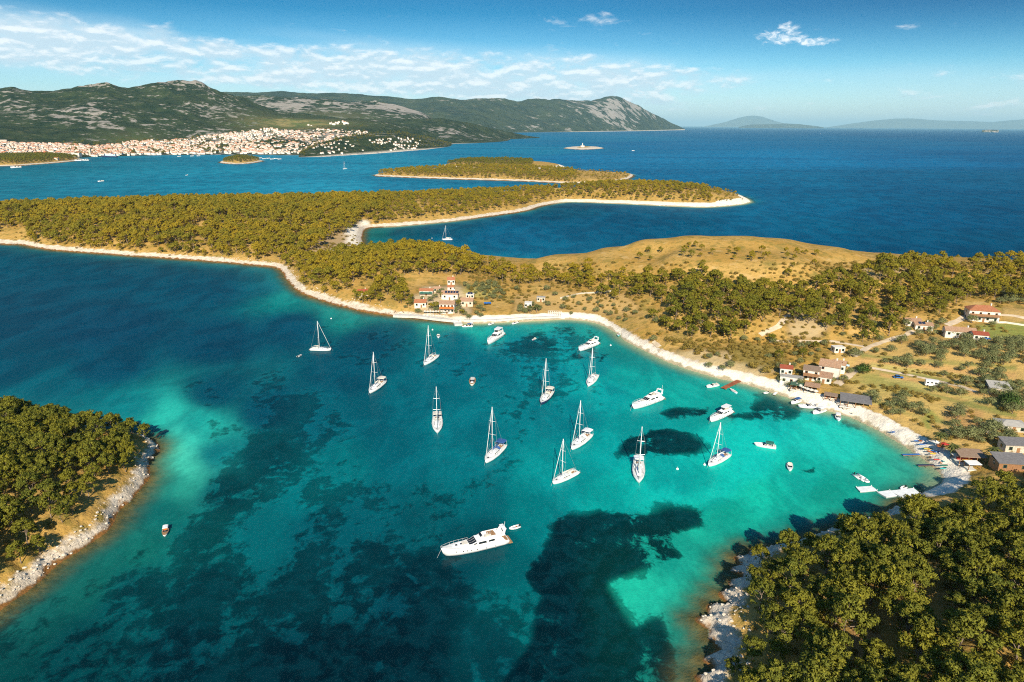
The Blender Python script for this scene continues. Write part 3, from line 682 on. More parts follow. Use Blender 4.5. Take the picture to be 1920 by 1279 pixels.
LB = Layer(-420, 870, [
 ([(-420,307),(-300,306),(0,303),(100,300),(150,297),(200,294.5),(300,292),(400,291),(480,291),(545,292),(700,288),(870,276)], None),
 ([(-420,285),(0,283),(100,282),(200,280),(345,275),(430,270),(520,262),(600,262),(700,264),(800,266),(870,272)], [(-420,2500),(0,2500),(200,2800),(345,3000),(520,3150),(700,3500),(870,4600)]),
 ([(-420,262),(0,262),(100,265),(200,264),(345,258),(430,248),(520,238),(600,238),(700,240),(800,256),(870,268)], [(-420,2800),(0,2800),(200,3050),(345,3400),(520,3800),(700,4000),(870,4900)]),
 ([(-420,215),(0,215),(100,215),(200,212),(345,205),(430,212),(520,220),(600,226),(700,230),(800,248),(870,266)], [(-420,3400),(0,3400),(200,3600),(345,3900),(520,4200),(700,4300),(870,5000)]),
 ([(-420,175),(-100,172),(0,164),(20,161),(60,171),(100,172),(130,168),(160,161),(205,160),(240,167),(290,158),(320,151),(345,148),(365,150),(390,160),(430,176),(480,193),(520,207),(600,217),(700,226),(800,242),(870,265)],
  [(-420,4300),(0,4200),(200,4300),(345,4600),(430,4700),(520,4700),(700,4600),(870,5100)])], 3, .17)
LA = Layer(560, 856, [
 ([(560,295.5),(600,295),(700,289),(800,281),(850,275),(856,272.5)], None),
 ([(560,288),(600,276),(640,266),(700,258),(760,254),(800,262),(840,270),(856,272)], [(560,2600),(640,2900),(740,3250),(840,4000),(856,4500)]),
 ([(560,287),(590,270),(640,257),(700,250),(745,247),(800,257),(840,268),(856,271.8)], [(560,2680),(640,3050),(740,3500),(840,4200),(856,4560)])], 5, .06)
LC = Layer(560, 1052, [
 ([(560,274),(700,273),(850,270.5),(900,269),(968,266),(1040,263),(1052,262.3)], None),
 ([(560,250),(700,246),(780,246),(850,250),(920,258),(968,262),(1020,262.2),(1052,262)], [(560,4700),(850,5000),(968,5900),(1052,6600)]),
 ([(560,238),(640,234),(700,228),(760,223),(830,222),(880,231),(940,244),(1000,257),(1030,261),(1052,261.9)], [(560,5100),(850,5600),(968,6300),(1052,6700)])], 8, .08)
LD = Layer(380, 850, [
 ([(380,240),(600,240),(850,256)], [(380,4900),(850,5600)]),
 ([(380,205),(480,203),(600,207),(700,208),(780,218),(850,246)], [(380,5600),(850,6600)]),
 ([(380,182),(480,180),(560,183),(620,187),(680,189),(740,196),(790,213),(820,228),(850,244)], [(380,6600),(850,7000)])], 12, .15)
LE = Layer(360, 1284, [
 ([(360,252),(900,250.5),(960,250),(1000,249.5),(1100,247.6),(1200,245.6),(1284,242.6)], [(360,8800),(900,9500),(1000,11000),(1100,12500),(1200,15000),(1284,19000)]),
 ([(360,205),(600,208),(800,214),(900,222),(960,230),(1020,224),(1100,220),(1180,225),(1240,236),(1284,242)], [(360,9600),(900,10500),(1000,12000),(1100,13500),(1200,15800),(1284,19200)]),
 ([(360,174),(450,171),(560,173),(640,175),(740,182),(860,186),(960,187),(1040,188),(1085,189),(1108,188.5),(1128,184),(1146,178),(1158,180),(1172,187),(1190,196),(1215,208),(1240,221),(1262,232),(1284,242)],
  [(360,11500),(900,12500),(1000,14000),(1100,15500),(1200,17000),(1284,19500)])], 15, .17)
LB.build('hills', lambda x, t: .02+.55*gauss(x, t, 180, 70, .72, .16)+.5*gauss(x, t, 345, 60, 1.0, .1)+.35*gauss(x, t, 10, 50, .85, .16)+.3*gauss(x, t, 420, 50, .82, .2)+.3*gauss(x, t, 190, 40, 1, .1)+.45*smooth(x, 170, 300)*smooth(-x, -700, -640)*smooth(-t, -.56, -.44),
         lambda x, t: np.clip(1.1*gauss(x, t, 560, 95, .66, .16)+.35*gauss(x, t, 240, 60, .5, .08), 0, 1)*.9, 520, 110, .012, 1/520.0)
LA.build('promontory', .1, None, 160, 40, .10, 1/380.0)
LC.build('coastal_hill', lambda x, t: .05+.45*gauss(x, t, 800, 60, .45, .2), lambda x, t: .5*gauss(x, t, 640, 60, .8, .4), 260, 60, .05, 1/700.0)
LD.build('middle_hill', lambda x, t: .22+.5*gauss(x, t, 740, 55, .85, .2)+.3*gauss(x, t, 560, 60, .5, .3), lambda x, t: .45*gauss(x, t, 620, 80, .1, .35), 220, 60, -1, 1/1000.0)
LE.build('far_ridge', lambda x, t: -.22+.85*gauss(x, t, 1165, 80, .75, .6)+.6*gauss(x, t, 960, 90, .22, .16)+.5*gauss(x, t, 880, 110, 1.0, .12)+.35*gauss(x, t, 1060, 25, .5, .3), None, 420, 80, .035, 1/2400.0)  # dark forest base also stands in for cloud shade on this ridge
LF1 = Layer(1320, 1500, [([(1320,237.6),(1500,238.8)], [(1320,76000),(1500,76000)]),
 ([(1320,237.4),(1360,229),(1385,221),(1400,217.5),(1412,216.5),(1430,219),(1450,226),(1475,233),(1500,238.8)], [(1320,79000),(1500,79000)])], 21, .03)
LF2 = Layer(1385, 1545, [([(1385,239.5),(1545,240.6)], [(1385,45000),(1545,45000)]),
 ([(1385,238),(1410,233.5),(1450,233),(1470,231.5),(1500,233),(1530,236.5),(1545,239)], [(1385,46500),(1545,46500)])], 22, .03)
LF3 = Layer(1545, 2050, [([(1545,239.6),(2050,242.9)], [(1545,72000),(2050,72000)]),
 ([(1545,239.6),(1600,231),(1640,226),(1680,222.5),(1710,222),(1760,226),(1830,227.5),(1860,229),(1890,226),(1920,224),(2050,224)], [(1545,75000),(2050,75000)])], 23, .03)
LG = Layer(1842, 1873, [([(1842,243.7),(1857,244.1),(1873,243.8)], [(1842,18000),(1873,18000)]),([(1842,243.5),(1857,243.0),(1873,243.5)], [(1842,18400),(1873,18400)])], 24, 0)
LG.build('rock_islet', .5, None, 20, 6, -1, 1/900.0)
LF1.build('distant_island', -1, None, 70, 10, -1, 1/6000.0); LF2.build('distant_island', -.2, None, 70, 10, -1, 1/6000.0); LF3.build('distant_island', -1, None, 120, 10, -1, 1/6000.0)

# ------------------------------------------------------------------ vegetation
def leaf_mesh(name, material, clumps, nleaf, lw, lh, cen, seed, up=.35):
    """clumps: rows of (x, y, z, radius, squash). Leaf-sized faces standing out from every clump's shell"""
    g = np.random.default_rng(seed); C_ = np.array(clumps); n = len(C_); k = n*nleaf
    c = np.repeat(C_, nleaf, 0); dr = g.normal(size=(k, 3)); dr[:, 2] += up; dr /= np.linalg.norm(dr, axis=1)[:, None]
    rad = c[:, 3:4]*(.62+.42*g.random((k, 1)))
    p = c[:, :3]+dr*rad*np.stack([np.ones(k), np.ones(k), c[:, 4]], 1)
    ax = np.cross(dr, g.normal(size=(k, 3))); ax /= np.linalg.norm(ax, axis=1)[:, None]+1e-9
    ax = ax*.85+dr*g.uniform(-.1, .8, (k, 1)); ax /= np.linalg.norm(ax, axis=1)[:, None]
    sd = np.cross(ax, dr+.35*g.normal(size=(k, 3))); sd /= np.linalg.norm(sd, axis=1)[:, None]+1e-9
    w = lw*(.7+.6*g.random((k, 1))); h = lh*(.7+.6*g.random((k, 1)))
    V = np.stack([p-sd*w*.5, p+sd*w*.5, p+sd*w*.28+ax*h, p-sd*w*.28+ax*h], 1).reshape(-1, 3)
    out = p-np.array(cen); out /= np.linalg.norm(out, axis=1)[:, None]
    nn = .62*dr+.38*out+.25*g.normal(size=(k, 3)); nn /= np.linalg.norm(nn, axis=1)[:, None]
    tone = np.repeat(g.random(n), nleaf)
    me = mesh_np(name, V, np.arange(4*k).reshape(-1, 4), material, dict(tone=np.repeat(tone, 4)), True)
    me.normals_split_custom_set_from_vertices(np.repeat(nn, 4, 0).tolist()); return me
def trunk_mesh(name, h, r, limbs, seed, lean=.4):
    g = random.Random(seed); b = MB(); pts = []; x = y = 0
    for i in range(5):
        pts.append((x, y, h*i/4-.4*(i == 0))); x += g.uniform(-lean, lean); y += g.uniform(-lean, lean)
    for i in range(4): b.tube(pts[i], pts[i+1], r*(1-.17*i), r*(1-.17*(i+1)), 6)
    for (lx, ly, lz) in limbs:
        k = g.randint(2, 4); s = pts[k]; mid = ((s[0]+lx)*.5, (s[1]+ly)*.5, (s[2]+lz)*.5-.25)
        b.tube(s, mid, r*.42, r*.28, 5); b.tube(mid, (lx, ly, lz), r*.28, r*.1, 5)
    return b.data(name, M['bark'], True)
def pine(seed, H=10.0, rad=4.0):
    g = random.Random(seed); cl = []; limbs = []
    nl = g.randint(7, 9)
    for i in range(nl):
        a = 2*math.pi*i/nl*1.0+g.uniform(-.4, .4); rr = rad*g.uniform(.38, .78) if i else .3
        z = H*(.88-.30*(rr/rad)**1.5*g.uniform(.7, 1.4)) if i else H*.9
        lx, ly = rr*math.cos(a), rr*math.sin(a); limbs.append((lx, ly, z-.6)); R_ = g.uniform(1.15, 1.75)*rad/4
        for _ in range(g.randint(13, 17)):
            u = Vector((g.gauss(0, 1), g.gauss(0, 1), g.gauss(.35, .7))).normalized()*R_*g.uniform(.35, 1.0)
            cl.append((lx+u.x, ly+u.y, z+u.z*.72, g.uniform(.34, .66)*rad/4, .9))
    for _ in range(16):                        # low, ragged skirts
        a = g.uniform(0, 6.28); rr = rad*g.uniform(.45, .98)
        cl.append((rr*math.cos(a), rr*math.sin(a), H*g.uniform(.38, .62), g.uniform(.35, .62)*rad/4, .8))
    return (leaf_mesh('crown', M['pine'], cl, 24, .27, .42, (0, 0, H*.5), seed), trunk_mesh('trunk', H*.72, .24, limbs, seed))
def bush(seed, H, rad, material, n=22, nleaf=34, lw=.16, lh=.34, z0=.3, trunk=True):
    g = random.Random(seed); cl = []
    for _ in range(n):
        a = g.uniform(0, 6.28); u = g.random()**.5; rr = rad*.78*u
        z = H*(z0+(1-z0)*g.uniform(.25, .88)*(1-.45*u*u)); cl.append((rr*math.cos(a), rr*math.sin(a), z, rad*g.uniform(.26, .42), .85))
    cr = leaf_mesh('crown', material, cl, nleaf, lw, lh, (0, 0, H*.35), seed)
    return cr, trunk_mesh('trunk', H*.5, .14, [(c[0]*.7, c[1]*.7, c[2]-.2) for c in cl[:4]], seed, .15)
PINES = [pine(100+i, 9.6+.5*(i % 3), 3.7+.25*(i % 4)) for i in range(8)]
OLIVES = [bush(200+i, 3.6, 2.3, M['olive']) for i in range(5)]
BROAD = bush(300, 6.5, 4.6, M['broadleaf'], 46, 40, .30, .5, .2)

def cand(x0, x1, y0, y1, sp, g):
    """jittered grid of ground points between these bearings (pixels) and depths (metres)"""
    xs = np.arange(min((x0-CX)/F*y1*1.15, (x0-CX)/F*y0*.9), max((x1-CX)/F*y1*1.15, (x1-CX)/F*y0*.9), sp)
    ys = np.arange(y0, y1, sp); X, Y = np.meshgrid(xs, ys); X = X+(np.arange(len(ys)) % 2)[:, None]*sp*.5
    X = X.ravel()+g.uniform(-.36, .36, X.size)*sp; Y = Y.ravel()+g.uniform(-.36, .36, Y.size)*sp; return X, Y
g = np.random.default_rng(5)
TREES = []                                  # rows: x, y, z, scale, grove
def grove(name, box, sp, incl, excl=(), dmin=6, dens=1.0, scale=(.8, 1.2), coasts=None, clump=0.0):
    X, Y = cand(*box, sp, g); d = sdf(X, Y, coasts); k = d > dmin+g.uniform(-2, 3, len(X)); X, Y, d = X[k], Y[k], d[k]
    Z = height(X, Y, d); px, py, dep = proj(np.stack([X, Y, Z], 1)); ok = np.zeros(len(X), bool)
    for p in incl: ok |= inpoly(px, py, p)
    for p in excl: ok &= ~inpoly(px, py, p)
    if clump: ok &= fbm(X*.028, Y*.028, 3, 61)*1.6+clump > g.uniform(-.3, .3, len(X))
    ok &= g.random(len(X)) < dens
    sc = g.uniform(*scale, len(X))*(np.clip(.48+.52*(d/17), .5, 1.0) if name == 'headland' else np.clip(.62+.38*(d/16), .62, 1.0))
    for i in np.where(ok)[0]: TREES.append((X[i], Y[i], Z[i], sc[i], name))
BIG = [(-900,-900),(3000,-900),(3000,3000),(-900,3000)]
# the right headland, the left islet, the woods of the middle island and the islets beyond
grove('headland', (1250, 2250, 85, 300, ), 6.0, [[(1380,1046),(1440,1040),(1560,1022),(1640,1005),(1700,992),(1760,975),(1800,955),(1840,932),(1900,930),(2300,930),(2500,1600),(1100,1900),(1330,1279),(1350,1180),(1360,1110)]],
      [[(1598,1120),(1640,1150),(1680,1230),(1700,1300),(1660,1300),(1610,1200)],[(1660,900),(1840,900),(1835,965),(1770,985),(1690,985)]], 6, .95, (.68, 1.2), [COASTS[0]])
grove('islet', (-700, 320, 120, 330), 5.7, [BIG], [[(190,905),(250,880),(262,910),(200,960),(150,975)]], 4, .96, (.7, 1.02), [COASTS[1]])
CLEAR1 = [(545,500),(590,470),(640,440),(680,425),(700,470),(640,480),(560,505)]
grove('west', (-500, 720, 480, 1150), 7.9, [BIG], [CLEAR1, [(760,300),(2000,300),(2000,1400),(500,1400),(500,560),(560,497),(700,470)], [(0,430),(60,428),(40,452),(0,455)]], 5, .94, (.66, 1.3), [COASTS[0]], .52)
grove('arm', (640, 1420, 830, 1350), 8.0, [[(640,350),(1370,300),(1375,372),(1300,384),(1040,378),(980,394),(800,418),(690,424),(640,410)]], [[(1312,335),(1420,335),(1420,400),(1348,390)]], 10, .93, (.5, 1.0), [COASTS[0]], .6)
FRONT = [[(535,500),(570,492),(620,480),(700,468),(800,466),(880,484),(900,500),(880,520),(790,520),(755,530),(765,575),(740,584),(690,578),(640,570),(600,556),(560,535)],
         [(890,487),(960,505),(1050,515),(1110,500),(1180,505),(1170,540),(1080,545),(1040,530),(960,540),(920,525),(890,512)],
         [(1080,558),(1130,550),(1180,530),(1250,516),(1340,522),(1400,534),(1480,548),(1560,530),(1650,500),(1780,502),(1850,545),(1830,565),(1760,598),(1700,622),(1630,645),(1560,632),(1490,606),(1420,622),(1400,640),(1330,648),(1270,630),(1225,606),(1180,570)],
         [(1830,560),(1850,530),(1890,505),(2300,500),(2300,575),(1900,570)]]
HOLES = [[(760,522),(830,518),(872,534),(890,560),(870,600),(780,600),(765,560)],[(1190,560),(1230,575),(1225,600),(1185,580)],[(1440,590),(1490,600),(1480,640),(1430,640)],[(1810,560),(1880,560),(1880,606),(1810,606)],[(1690,585),(1750,585),(1750,625),(1690,620)],
         [(662,532),(700,532),(700,560),(662,556)],[(980,545),(1060,545),(1060,600),(980,600)]]
grove('front', (500, 960, 400, 640), 8.0, FRONT[:1], HOLES, 6, .95, (.75, 1.15), [COASTS[0]], .9)
grove('front', (880, 1200, 430, 640), 7.6, FRONT[1:2], HOLES, 6, .8, (.6, .9), [COASTS[0]], .45)
grove('slope', (1060, 2300, 330, 640), 7.6, FRONT[2:], HOLES, 6, .95, (.6, 1.15), [COASTS[0]], .62)
grove('slope', (1600, 2300, 400, 620), 8, [[(1640,500),(1700,489),(1800,493),(1930,490),(1930,525),(1640,515)]], FRONT[2:3], 6, .55, (.5, .95), [COASTS[0]], .5)
grove('arm', (1290, 1400, 830, 1350), 8, [[(1300,335),(1375,345),(1385,378),(1330,388)]], [], 9, .45, (.3, .6), [COASTS[0]])
grove('crest', (1000, 2300, 400, 640), 11, [[(1150,480),(1300,462),(1500,475),(1700,490),(1800,510),(1500,530),(1250,500)]], FRONT[2:3], 8, .6, (.32, .62), [COASTS[0]], .1)
grove('edge', (1250, 2000, 300, 480), 10, [[(1350,612),(1480,612),(1560,640),(1640,655),(1600,690),(1480,690),(1380,660)]], HOLES, 8, .22, (.4, .6), [COASTS[0]])
grove('far islet', (690, 1200, 1500, 1900), 9, [[(690,280),(1060,280),(1085,341),(690,341)]], [], 7, .85, (.5, 1.05), [COASTS[2]], .6)
grove('far islet', (1040, 1200, 1500, 1900), 11, [BIG], [[(690,280),(1060,280),(1085,341),(690,341)]], 8, .35, (.3, .6), [COASTS[2]])
grove('far islet', (820, 1070, 1900, 2300), 9, [[(820,270),(990,270),(1002,318),(820,318)]], [], 9, .88, (.5, 1.05), [COASTS[3]], .6)
grove('far islet', (400, 500, 2100, 2400), 9, [BIG], [], 9, .96, (.6, .85), [COASTS[4]])
grove('far islet', (-300, 160, 1850, 2500), 9.5, [BIG], [], 9, .95, (.6, 1.0), [COASTS[5]])
for i in range(1500):                        # pines on the town promontory
    x = random.uniform(565, 852); t_ = random.uniform(.12, 1.0); p = LA.at([x], [t_])[0]
    if 570 < x < 700 and t_ < .5 and random.random() < .8: continue
    if random.random() < .55-.35*math.sin(x*.05)*(1-t_): continue
    TREES.append((p[0], p[1], p[2]-.5, random.uniform(.6, .95), 'promontory'))
for i in range(1500):                        # trees scattered through the town gardens
    x = random.uniform(120, 690); t_ = random.uniform(.04, .5)
    if float(fbm(np.array([x*.06]), np.array([t_*22.]), 3, 5)[0]) > random.uniform(-.25, .1): continue
    p = LB.at([x], [t_])[0]; TREES.append((p[0], p[1], p[2]-1, random.uniform(.7, 1.3), 'promontory'))
TREES = np.array([(a, b, c, d) for a, b, c, d, _ in TREES]), [t[4] for t in TREES]
T, TG = TREES
px, py, dep = proj(T[:, :3]+np.array([0, 0, 6]))
inview = (px > -20) & (px < 1940) & (py < 1310) & (py > 200)
size = np.where(inview, T[:, 3]/dep, 0)
order = np.argsort(-size); IND = set(order[:300].tolist())
TONES = {'headland': ('pine crowded into the dense wood covering the right headland', 'pines of the right headland'),
         'islet': ('pine packed in the wood of the rocky islet at left', 'pines of the left islet'),
         'front': ('pine in the wood behind the white restaurant houses', 'pines behind the bay houses'),
         'slope': ('pine on the sunny slope behind the right beach', 'pines of the island slope')}
PROTO = []
def put_tree(kind, meshes, p, sc, rz, label, cat, group, tilt=0):
    o = thing(kind, p, rz, label, cat, group); o.scale = (sc, sc, sc*random.uniform(.92, 1.1)); o.rotation_euler = (random.uniform(-tilt, tilt), random.uniform(-tilt, tilt), rz)
    c = bpy.data.objects.new('crown', meshes[0]); link(c, o); t_ = bpy.data.objects.new('trunk', meshes[1]); link(t_, o); return c, t_
sd_ind = sdf(T[:, 0], T[:, 1])
VAR = RNG.integers(0, 8, len(T)); ROT = RNG.uniform(0, 6.28, len(T))
for i in sorted(IND):
    gname = TG[i] if TG[i] in TONES else 'slope'; lab, grp = TONES[gname]
    if sd_ind[i] < 13 and gname in ('headland', 'islet'):
        lab = {'headland': 'olive green pine at the edge of the headland wood beside the white shore rocks', 'islet': 'olive green pine on the outer edge of the left islet above the pale rocks'}[gname]
    else: lab = ('olive green '+('large ' if T[i, 3] > 1.02 else 'smaller '))+lab
    c, t_ = put_tree('pine_tree', PINES[VAR[i]], T[i, :3]-np.array([0, 0, .15]), T[i, 3], ROT[i], lab, 'tree', grp, .06)
    while len(PROTO) < 8: PROTO.append(None)
    if PROTO[VAR[i]] is None: PROTO[VAR[i]] = (c, t_)

def stuff(name, pts, sc, rot, var, protos, label, cat=None):
    """one uncountable mass: instances of the given objects on the points of this object"""
    me = bpy.data.meshes.new(name); me.vertices.add(len(pts)); me.vertices.foreach_set('co', np.asarray(pts, np.float32).ravel())
    for n_, a in (('sc', sc), ('rot', rot)):
        me.attributes.new(n_, 'FLOAT', 'POINT').data.foreach_set('value', np.asarray(a, np.float32))
    me.attributes.new('var', 'INT', 'POINT').data.foreach_set('value', np.asarray(var, np.int32))
    o = bpy.data.objects.new(name, me); link(o); tag(o, label, cat, None, 'stuff')
    ng = bpy.data.node_groups.new(name, 'GeometryNodeTree')
    ng.interface.new_socket('Geometry', in_out='INPUT', socket_type='NodeSocketGeometry'); ng.interface.new_socket('Geometry', in_out='OUTPUT', socket_type='NodeSocketGeometry')
    t = NT(ng); gi = t.n('NodeGroupInput'); go = t.n('NodeGroupOutput'); jo = t.n('GeometryNodeJoinGeometry')
    def named(nm, ty):
        nd = t.n('GeometryNodeInputNamedAttribute', data_type=ty); nd.inputs[0].default_value = nm; return nd.outputs[0]
    s_ = named('sc', 'FLOAT'); r_ = named('rot', 'FLOAT'); v_ = named('var', 'INT'); rv = t.n('ShaderNodeCombineXYZ', {2: r_})
    for k, objs in enumerate(protos):
        cmp = t.n('FunctionNodeCompare', data_type='INT', operation='EQUAL'); t.set(cmp, 2, v_); cmp.inputs[3].default_value = k
        for ob in objs:
            oi = t.n('GeometryNodeObjectInfo', transform_space='ORIGINAL'); oi.inputs['Object'].default_value = ob; oi.inputs['As Instance'].default_value = True
            ip = t.n('GeometryNodeInstanceOnPoints', {'Points': gi.outputs[0], 'Selection': cmp.outputs[0], 'Instance': oi.outputs['Geometry'], 'Rotation': rv.outputs[0], 'Scale': s_})
            t.nt.links.new(ip.outputs[0], jo.inputs[0])
    t.nt.links.new(jo.outputs[0], go.inputs[0])
    md = o.modifiers.new('scatter', 'NODES'); md.node_group = ng; return o
rest = np.array([i for i in range(len(T)) if i not in IND])
stuff('pine_wood', T[rest, :3], T[rest, 3], ROT[rest], VAR[rest], PROTO, 'pine wood covering the islands further off', 'wood')
print('pines', len(T), 'named', len(IND))

# olives: orchard trees one can tell apart, in the fields behind the right beach and by the bay houses
OL = [(1764,678),(1801,696),(1835,705),(1759,690),(1727,687),(1769,706),(1701,680),(1671,660),(1769,667),(1682,684),(1659,682),(1750,648),(1811,722),(1868,702),(1862,724),(1650,640),(1760,667),(1690,645),(1720,650),
 (1708,772),(1722,765),(1730,780),(1795,786),(1800,775),(1790,800),(1830,795),(1815,690),(1850,690),(1770,655),(1735,668),(1640,662),(1700,690),(1748,735),(1765,730),(1775,738),(1800,742),
 (1460,690),(1440,672),(1490,668),(1500,655),(1515,650),(1545,648),(1500,682),(1488,690),(1520,668),(1535,660),(1600,670),(1612,668),(1420,640),(1395,640),(1450,645),(1330,672),(1345,668),(1370,690),(1328,690),(1355,695),
 (1128,577),(1144,592),(1160,600),(1172,603),(1120,570),(1105,565),(1085,572),(1075,560),(1060,565),(1095,583),(1150,575),(1175,585),(1190,590),(1055,580),(1070,590),(1136,588),(1118,586),(1040,555),(1025,545),(970,545),
 (1230,605),(1225,640),(1245,605),(900,595),(880,598),(893,590),(985,588),(975,580),(960,570),(775,570),(905,585),(1560,612),(1580,630),(1640,610),(1700,612),(1740,612),(1765,610),(1755,618)]
olp = [PT(a, b) for a, b in OL]
def fill(poly, sp, dens, out, dmin=9):
    xs = [p[0] for p in poly]; ys = [p[1] for p in poly]
    q0 = PT(np.mean(xs), max(ys)); q1 = PT(np.mean(xs), min(ys)); d0 = proj(q0)[2]*.93; d1 = proj(q1)[2]*1.08
    X, Y = cand(min(xs), max(xs), d0, d1, sp, g); d = sdf(X, Y, COASTS[:1]); Z = height(X, Y, d); px, py, _ = proj(np.stack([X, Y, Z], 1))
    k = inpoly(px, py, poly) & (d > dmin) & (g.random(len(X)) < dens)
    for i in np.where(k)[0]: out.append(np.array([X[i], Y[i], Z[i]]))
GROVES = [[(1780,640),(1860,645),(1930,640),(1930,680),(1880,690),(1800,668)],[(1620,740),(1700,750),(1710,770),(1680,785),(1640,765)],[(1840,700),(1880,700),(1900,760),(1860,770),(1835,740)],[(1850,545),(1930,545),(1930,575),(1860,570)],
          [(870,535),(930,530),(950,560),(900,565)],[(1720,655),(1780,645),(1790,662),(1740,668)],[(1790,820),(1880,800),(1900,830),(1850,850),(1800,840)],[(1860,730),(1930,720),(1930,780),(1880,780)]]
for i, p in enumerate(GROVES): fill(p, 4.6, .8 if i != 4 else .9, olp)
olp = olp[:290]
for a, b in [(812,574),(818,584),(826,590),(861,580),(868,588),(872,591),(856,570),(806,566),(772,560),(783,585),(898,580),(760,578),(832,556),(865,562),(1500,722),(1533,722),(1560,716),(1580,715),(1592,700),(1478,726),(1465,716),(1810,640),(1788,632),(1700,622),(1745,628),(1722,630),(1860,612),(1822,606),(784,588),(815,560),(792,562),(822,551),(829,548),(853,588),(857,582),(890,572),(985,586),(1003,582),(1000,574),(1022,570),(1028,574),(975,586),(1010,584)]: olp.append(PT(a, b))
OLG = {'o': 'olive trees of the island fields'}
OP = []
for i, p in enumerate(olp):
    x_, y_, d_ = proj(p)
    where = ('on the terraces beside the bay houses' if x_ < 1240 else 'in the scrub above the curved beach' if x_ < 1560 else 'in the dry fields behind the right beach' if y_ > 690 else 'below the red roofed houses at right')
    sc = random.uniform(.75, 1.25)*(1.15 if x_ > 1600 else .9)
    c, t_ = put_tree('olive_tree', OLIVES[i % 5], p-np.array([0, 0, .1]), sc, random.uniform(0, 6.28), ('round ' if sc > 1.05 else 'small ')+'grey green olive tree '+where, 'olive tree', 'olive trees '+where)
    if i < 5: OP.append((c, t_))
p = PT(1618, 700); put_tree('broadleaf_tree', BROAD, p, .85, 1, 'dark green broad tree beside the big white beach house', 'tree', None)
p = PT(1893, 765); put_tree('broadleaf_tree', BROAD, p, 1.0, 2, 'dark green broad tree standing below the grey roofed shed', 'tree', None)

# scrub: low bushes nobody could count, over every dry slope
SC = []
def scrub(box, sp, incl, dens, dmin, sc=(.25, .6), clump=.2):
    X, Y = cand(*box, sp, g); d = sdf(X, Y, COASTS[:4]); k = d > dmin+g.uniform(-1, 4, len(X)); X, Y, d = X[k], Y[k], d[k]; Z = height(X, Y, d)
    px, py, _ = proj(np.stack([X, Y, Z], 1)); ok = np.zeros(len(X), bool)
    for p in incl: ok |= inpoly(px, py, p)
    ok &= (fbm(X*.04, Y*.04, 3, 71)+clump > g.uniform(-.2, .5, len(X))) & (g.random(len(X)) < dens)
    for i in np.where(ok)[0]: SC.append((X[i], Y[i], Z[i]-.1, g.uniform(*sc)))
scrub((-500, 720, 470, 760), 5, [BIG], .5, 4, (.3, .8), .3)
scrub((640, 1420, 800, 1350), 7, [BIG], .4, 9, (.3, .8), .2)
scrub((690, 1200, 1450, 1900), 9, [BIG], .5, 6, (.4, 1.0), .3)
scrub((880, 2100, 330, 700), 4.2, [[(880,490),(1000,500),(1200,492),(1500,492),(1700,492),(1950,495),(1950,560),(1600,640),(1550,690),(1350,690),(1230,640),(1100,590),(880,560)]], .85, 8, (.3, .75), .4)
scrub((1200, 1560, 300, 440), 3.2, [[(1200,630),(1300,640),(1380,640),(1500,640),(1560,700),(1480,730),(1400,710),(1290,685)]], .8, 9, (.3, .75), .5)
for pl in ([(1575,712),(1640,722),(1640,728),(1575,718)],[(1650,722),(1700,730),(1760,748),(1760,755),(1690,742),(1648,730)],[(1700,690),(1800,706),(1900,724),(1900,731),(1795,713),(1700,697)]): scrub((1500, 2000, 240, 460), 2.2, [pl], .8, 6, (.3, .55), .9)
scrub((1560, 2000, 240, 460), 5, [[(1560,640),(1920,600),(1920,860),(1780,860),(1600,760)]], .5, 12, (.25, .65), .15)
scrub((540, 720, 480, 700), 4, [CLEAR1], .6, 5, (.3, .7), .3)
scrub((-600, 320, 120, 330), 4, [BIG], .5, 5, (.25, .6), .3)
scrub((1250, 2250, 85, 300), 5, [BIG], .6, 6, (.3, .6), .3)
SC = np.array(SC)
sb = bush(400, 2.4, 1.9, M['scrub'], 18, 30, .17, .34, .05); 
BUSH = []
for i, (x_, y_) in enumerate([(1290,655),(1310,662),(1410,690),(1435,700),(1255,640)]):
    c, t_ = put_tree('bush', sb, PT(x_, y_), 1.3, i, 'olive brown bush on the bank above the curved pebble beach', 'bush', 'bushes above the pebble beach'); BUSH.append((c, t_))
stuff('scrub', SC[:, :3], SC[:, 3]*1.25, g.uniform(0, 6.28, len(SC)), np.zeros(len(SC), int), [(BUSH[0][0],)], 'low dry scrub dotted over the slopes', 'scrub')

# pale boulders strewn along the rocky waterline
def rock_mesh(seed):
    b = np.random.default_rng(seed); import bmesh
    bm = bmesh.new(); bmesh.ops.create_icosphere(bm, subdivisions=2, radius=.5)
    for v in bm.verts:
        c = v.co; f = 1+.5*float(fbm(np.array([c.x*3+seed]), np.array([c.y*3+c.z*4]), 2, seed)[0]); v.co = Vector((c.x*1.25*f, c.y*f, c.z*.62*f))
    me = bpy.data.meshes.new('boulder'); bm.to_mesh(me); bm.free(); me.materials.append(M['limestone']); return me
M['limestone'] = mat('limestone', (.62, .53, .42), .95, .3, 1.5, bump=.6)
RK = []
for cst, box, n_ in ((COASTS[0], (1250, 1560, 85, 235), 1500), (COASTS[1], (-500, 330, 110, 330), 1900), (COASTS[0], (480, 740, 440, 640), 500)):
    X, Y = cand(*box, 1.5, g); d = sdf(X, Y, [cst]); k = (d > .4) & (d < (4.5 if cst is COASTS[1] else 8)); X, Y, d = X[k], Y[k], d[k]
    s = g.permutation(len(X))[:n_]; X, Y, d = X[s], Y[s], d[s]; Z = height(X, Y, d)
    for i in range(len(X)): RK.append((X[i], Y[i], max(Z[i], -.3), g.uniform(.35, 1.0)**2*.95))
RK = np.array(RK)
ROCKS = []
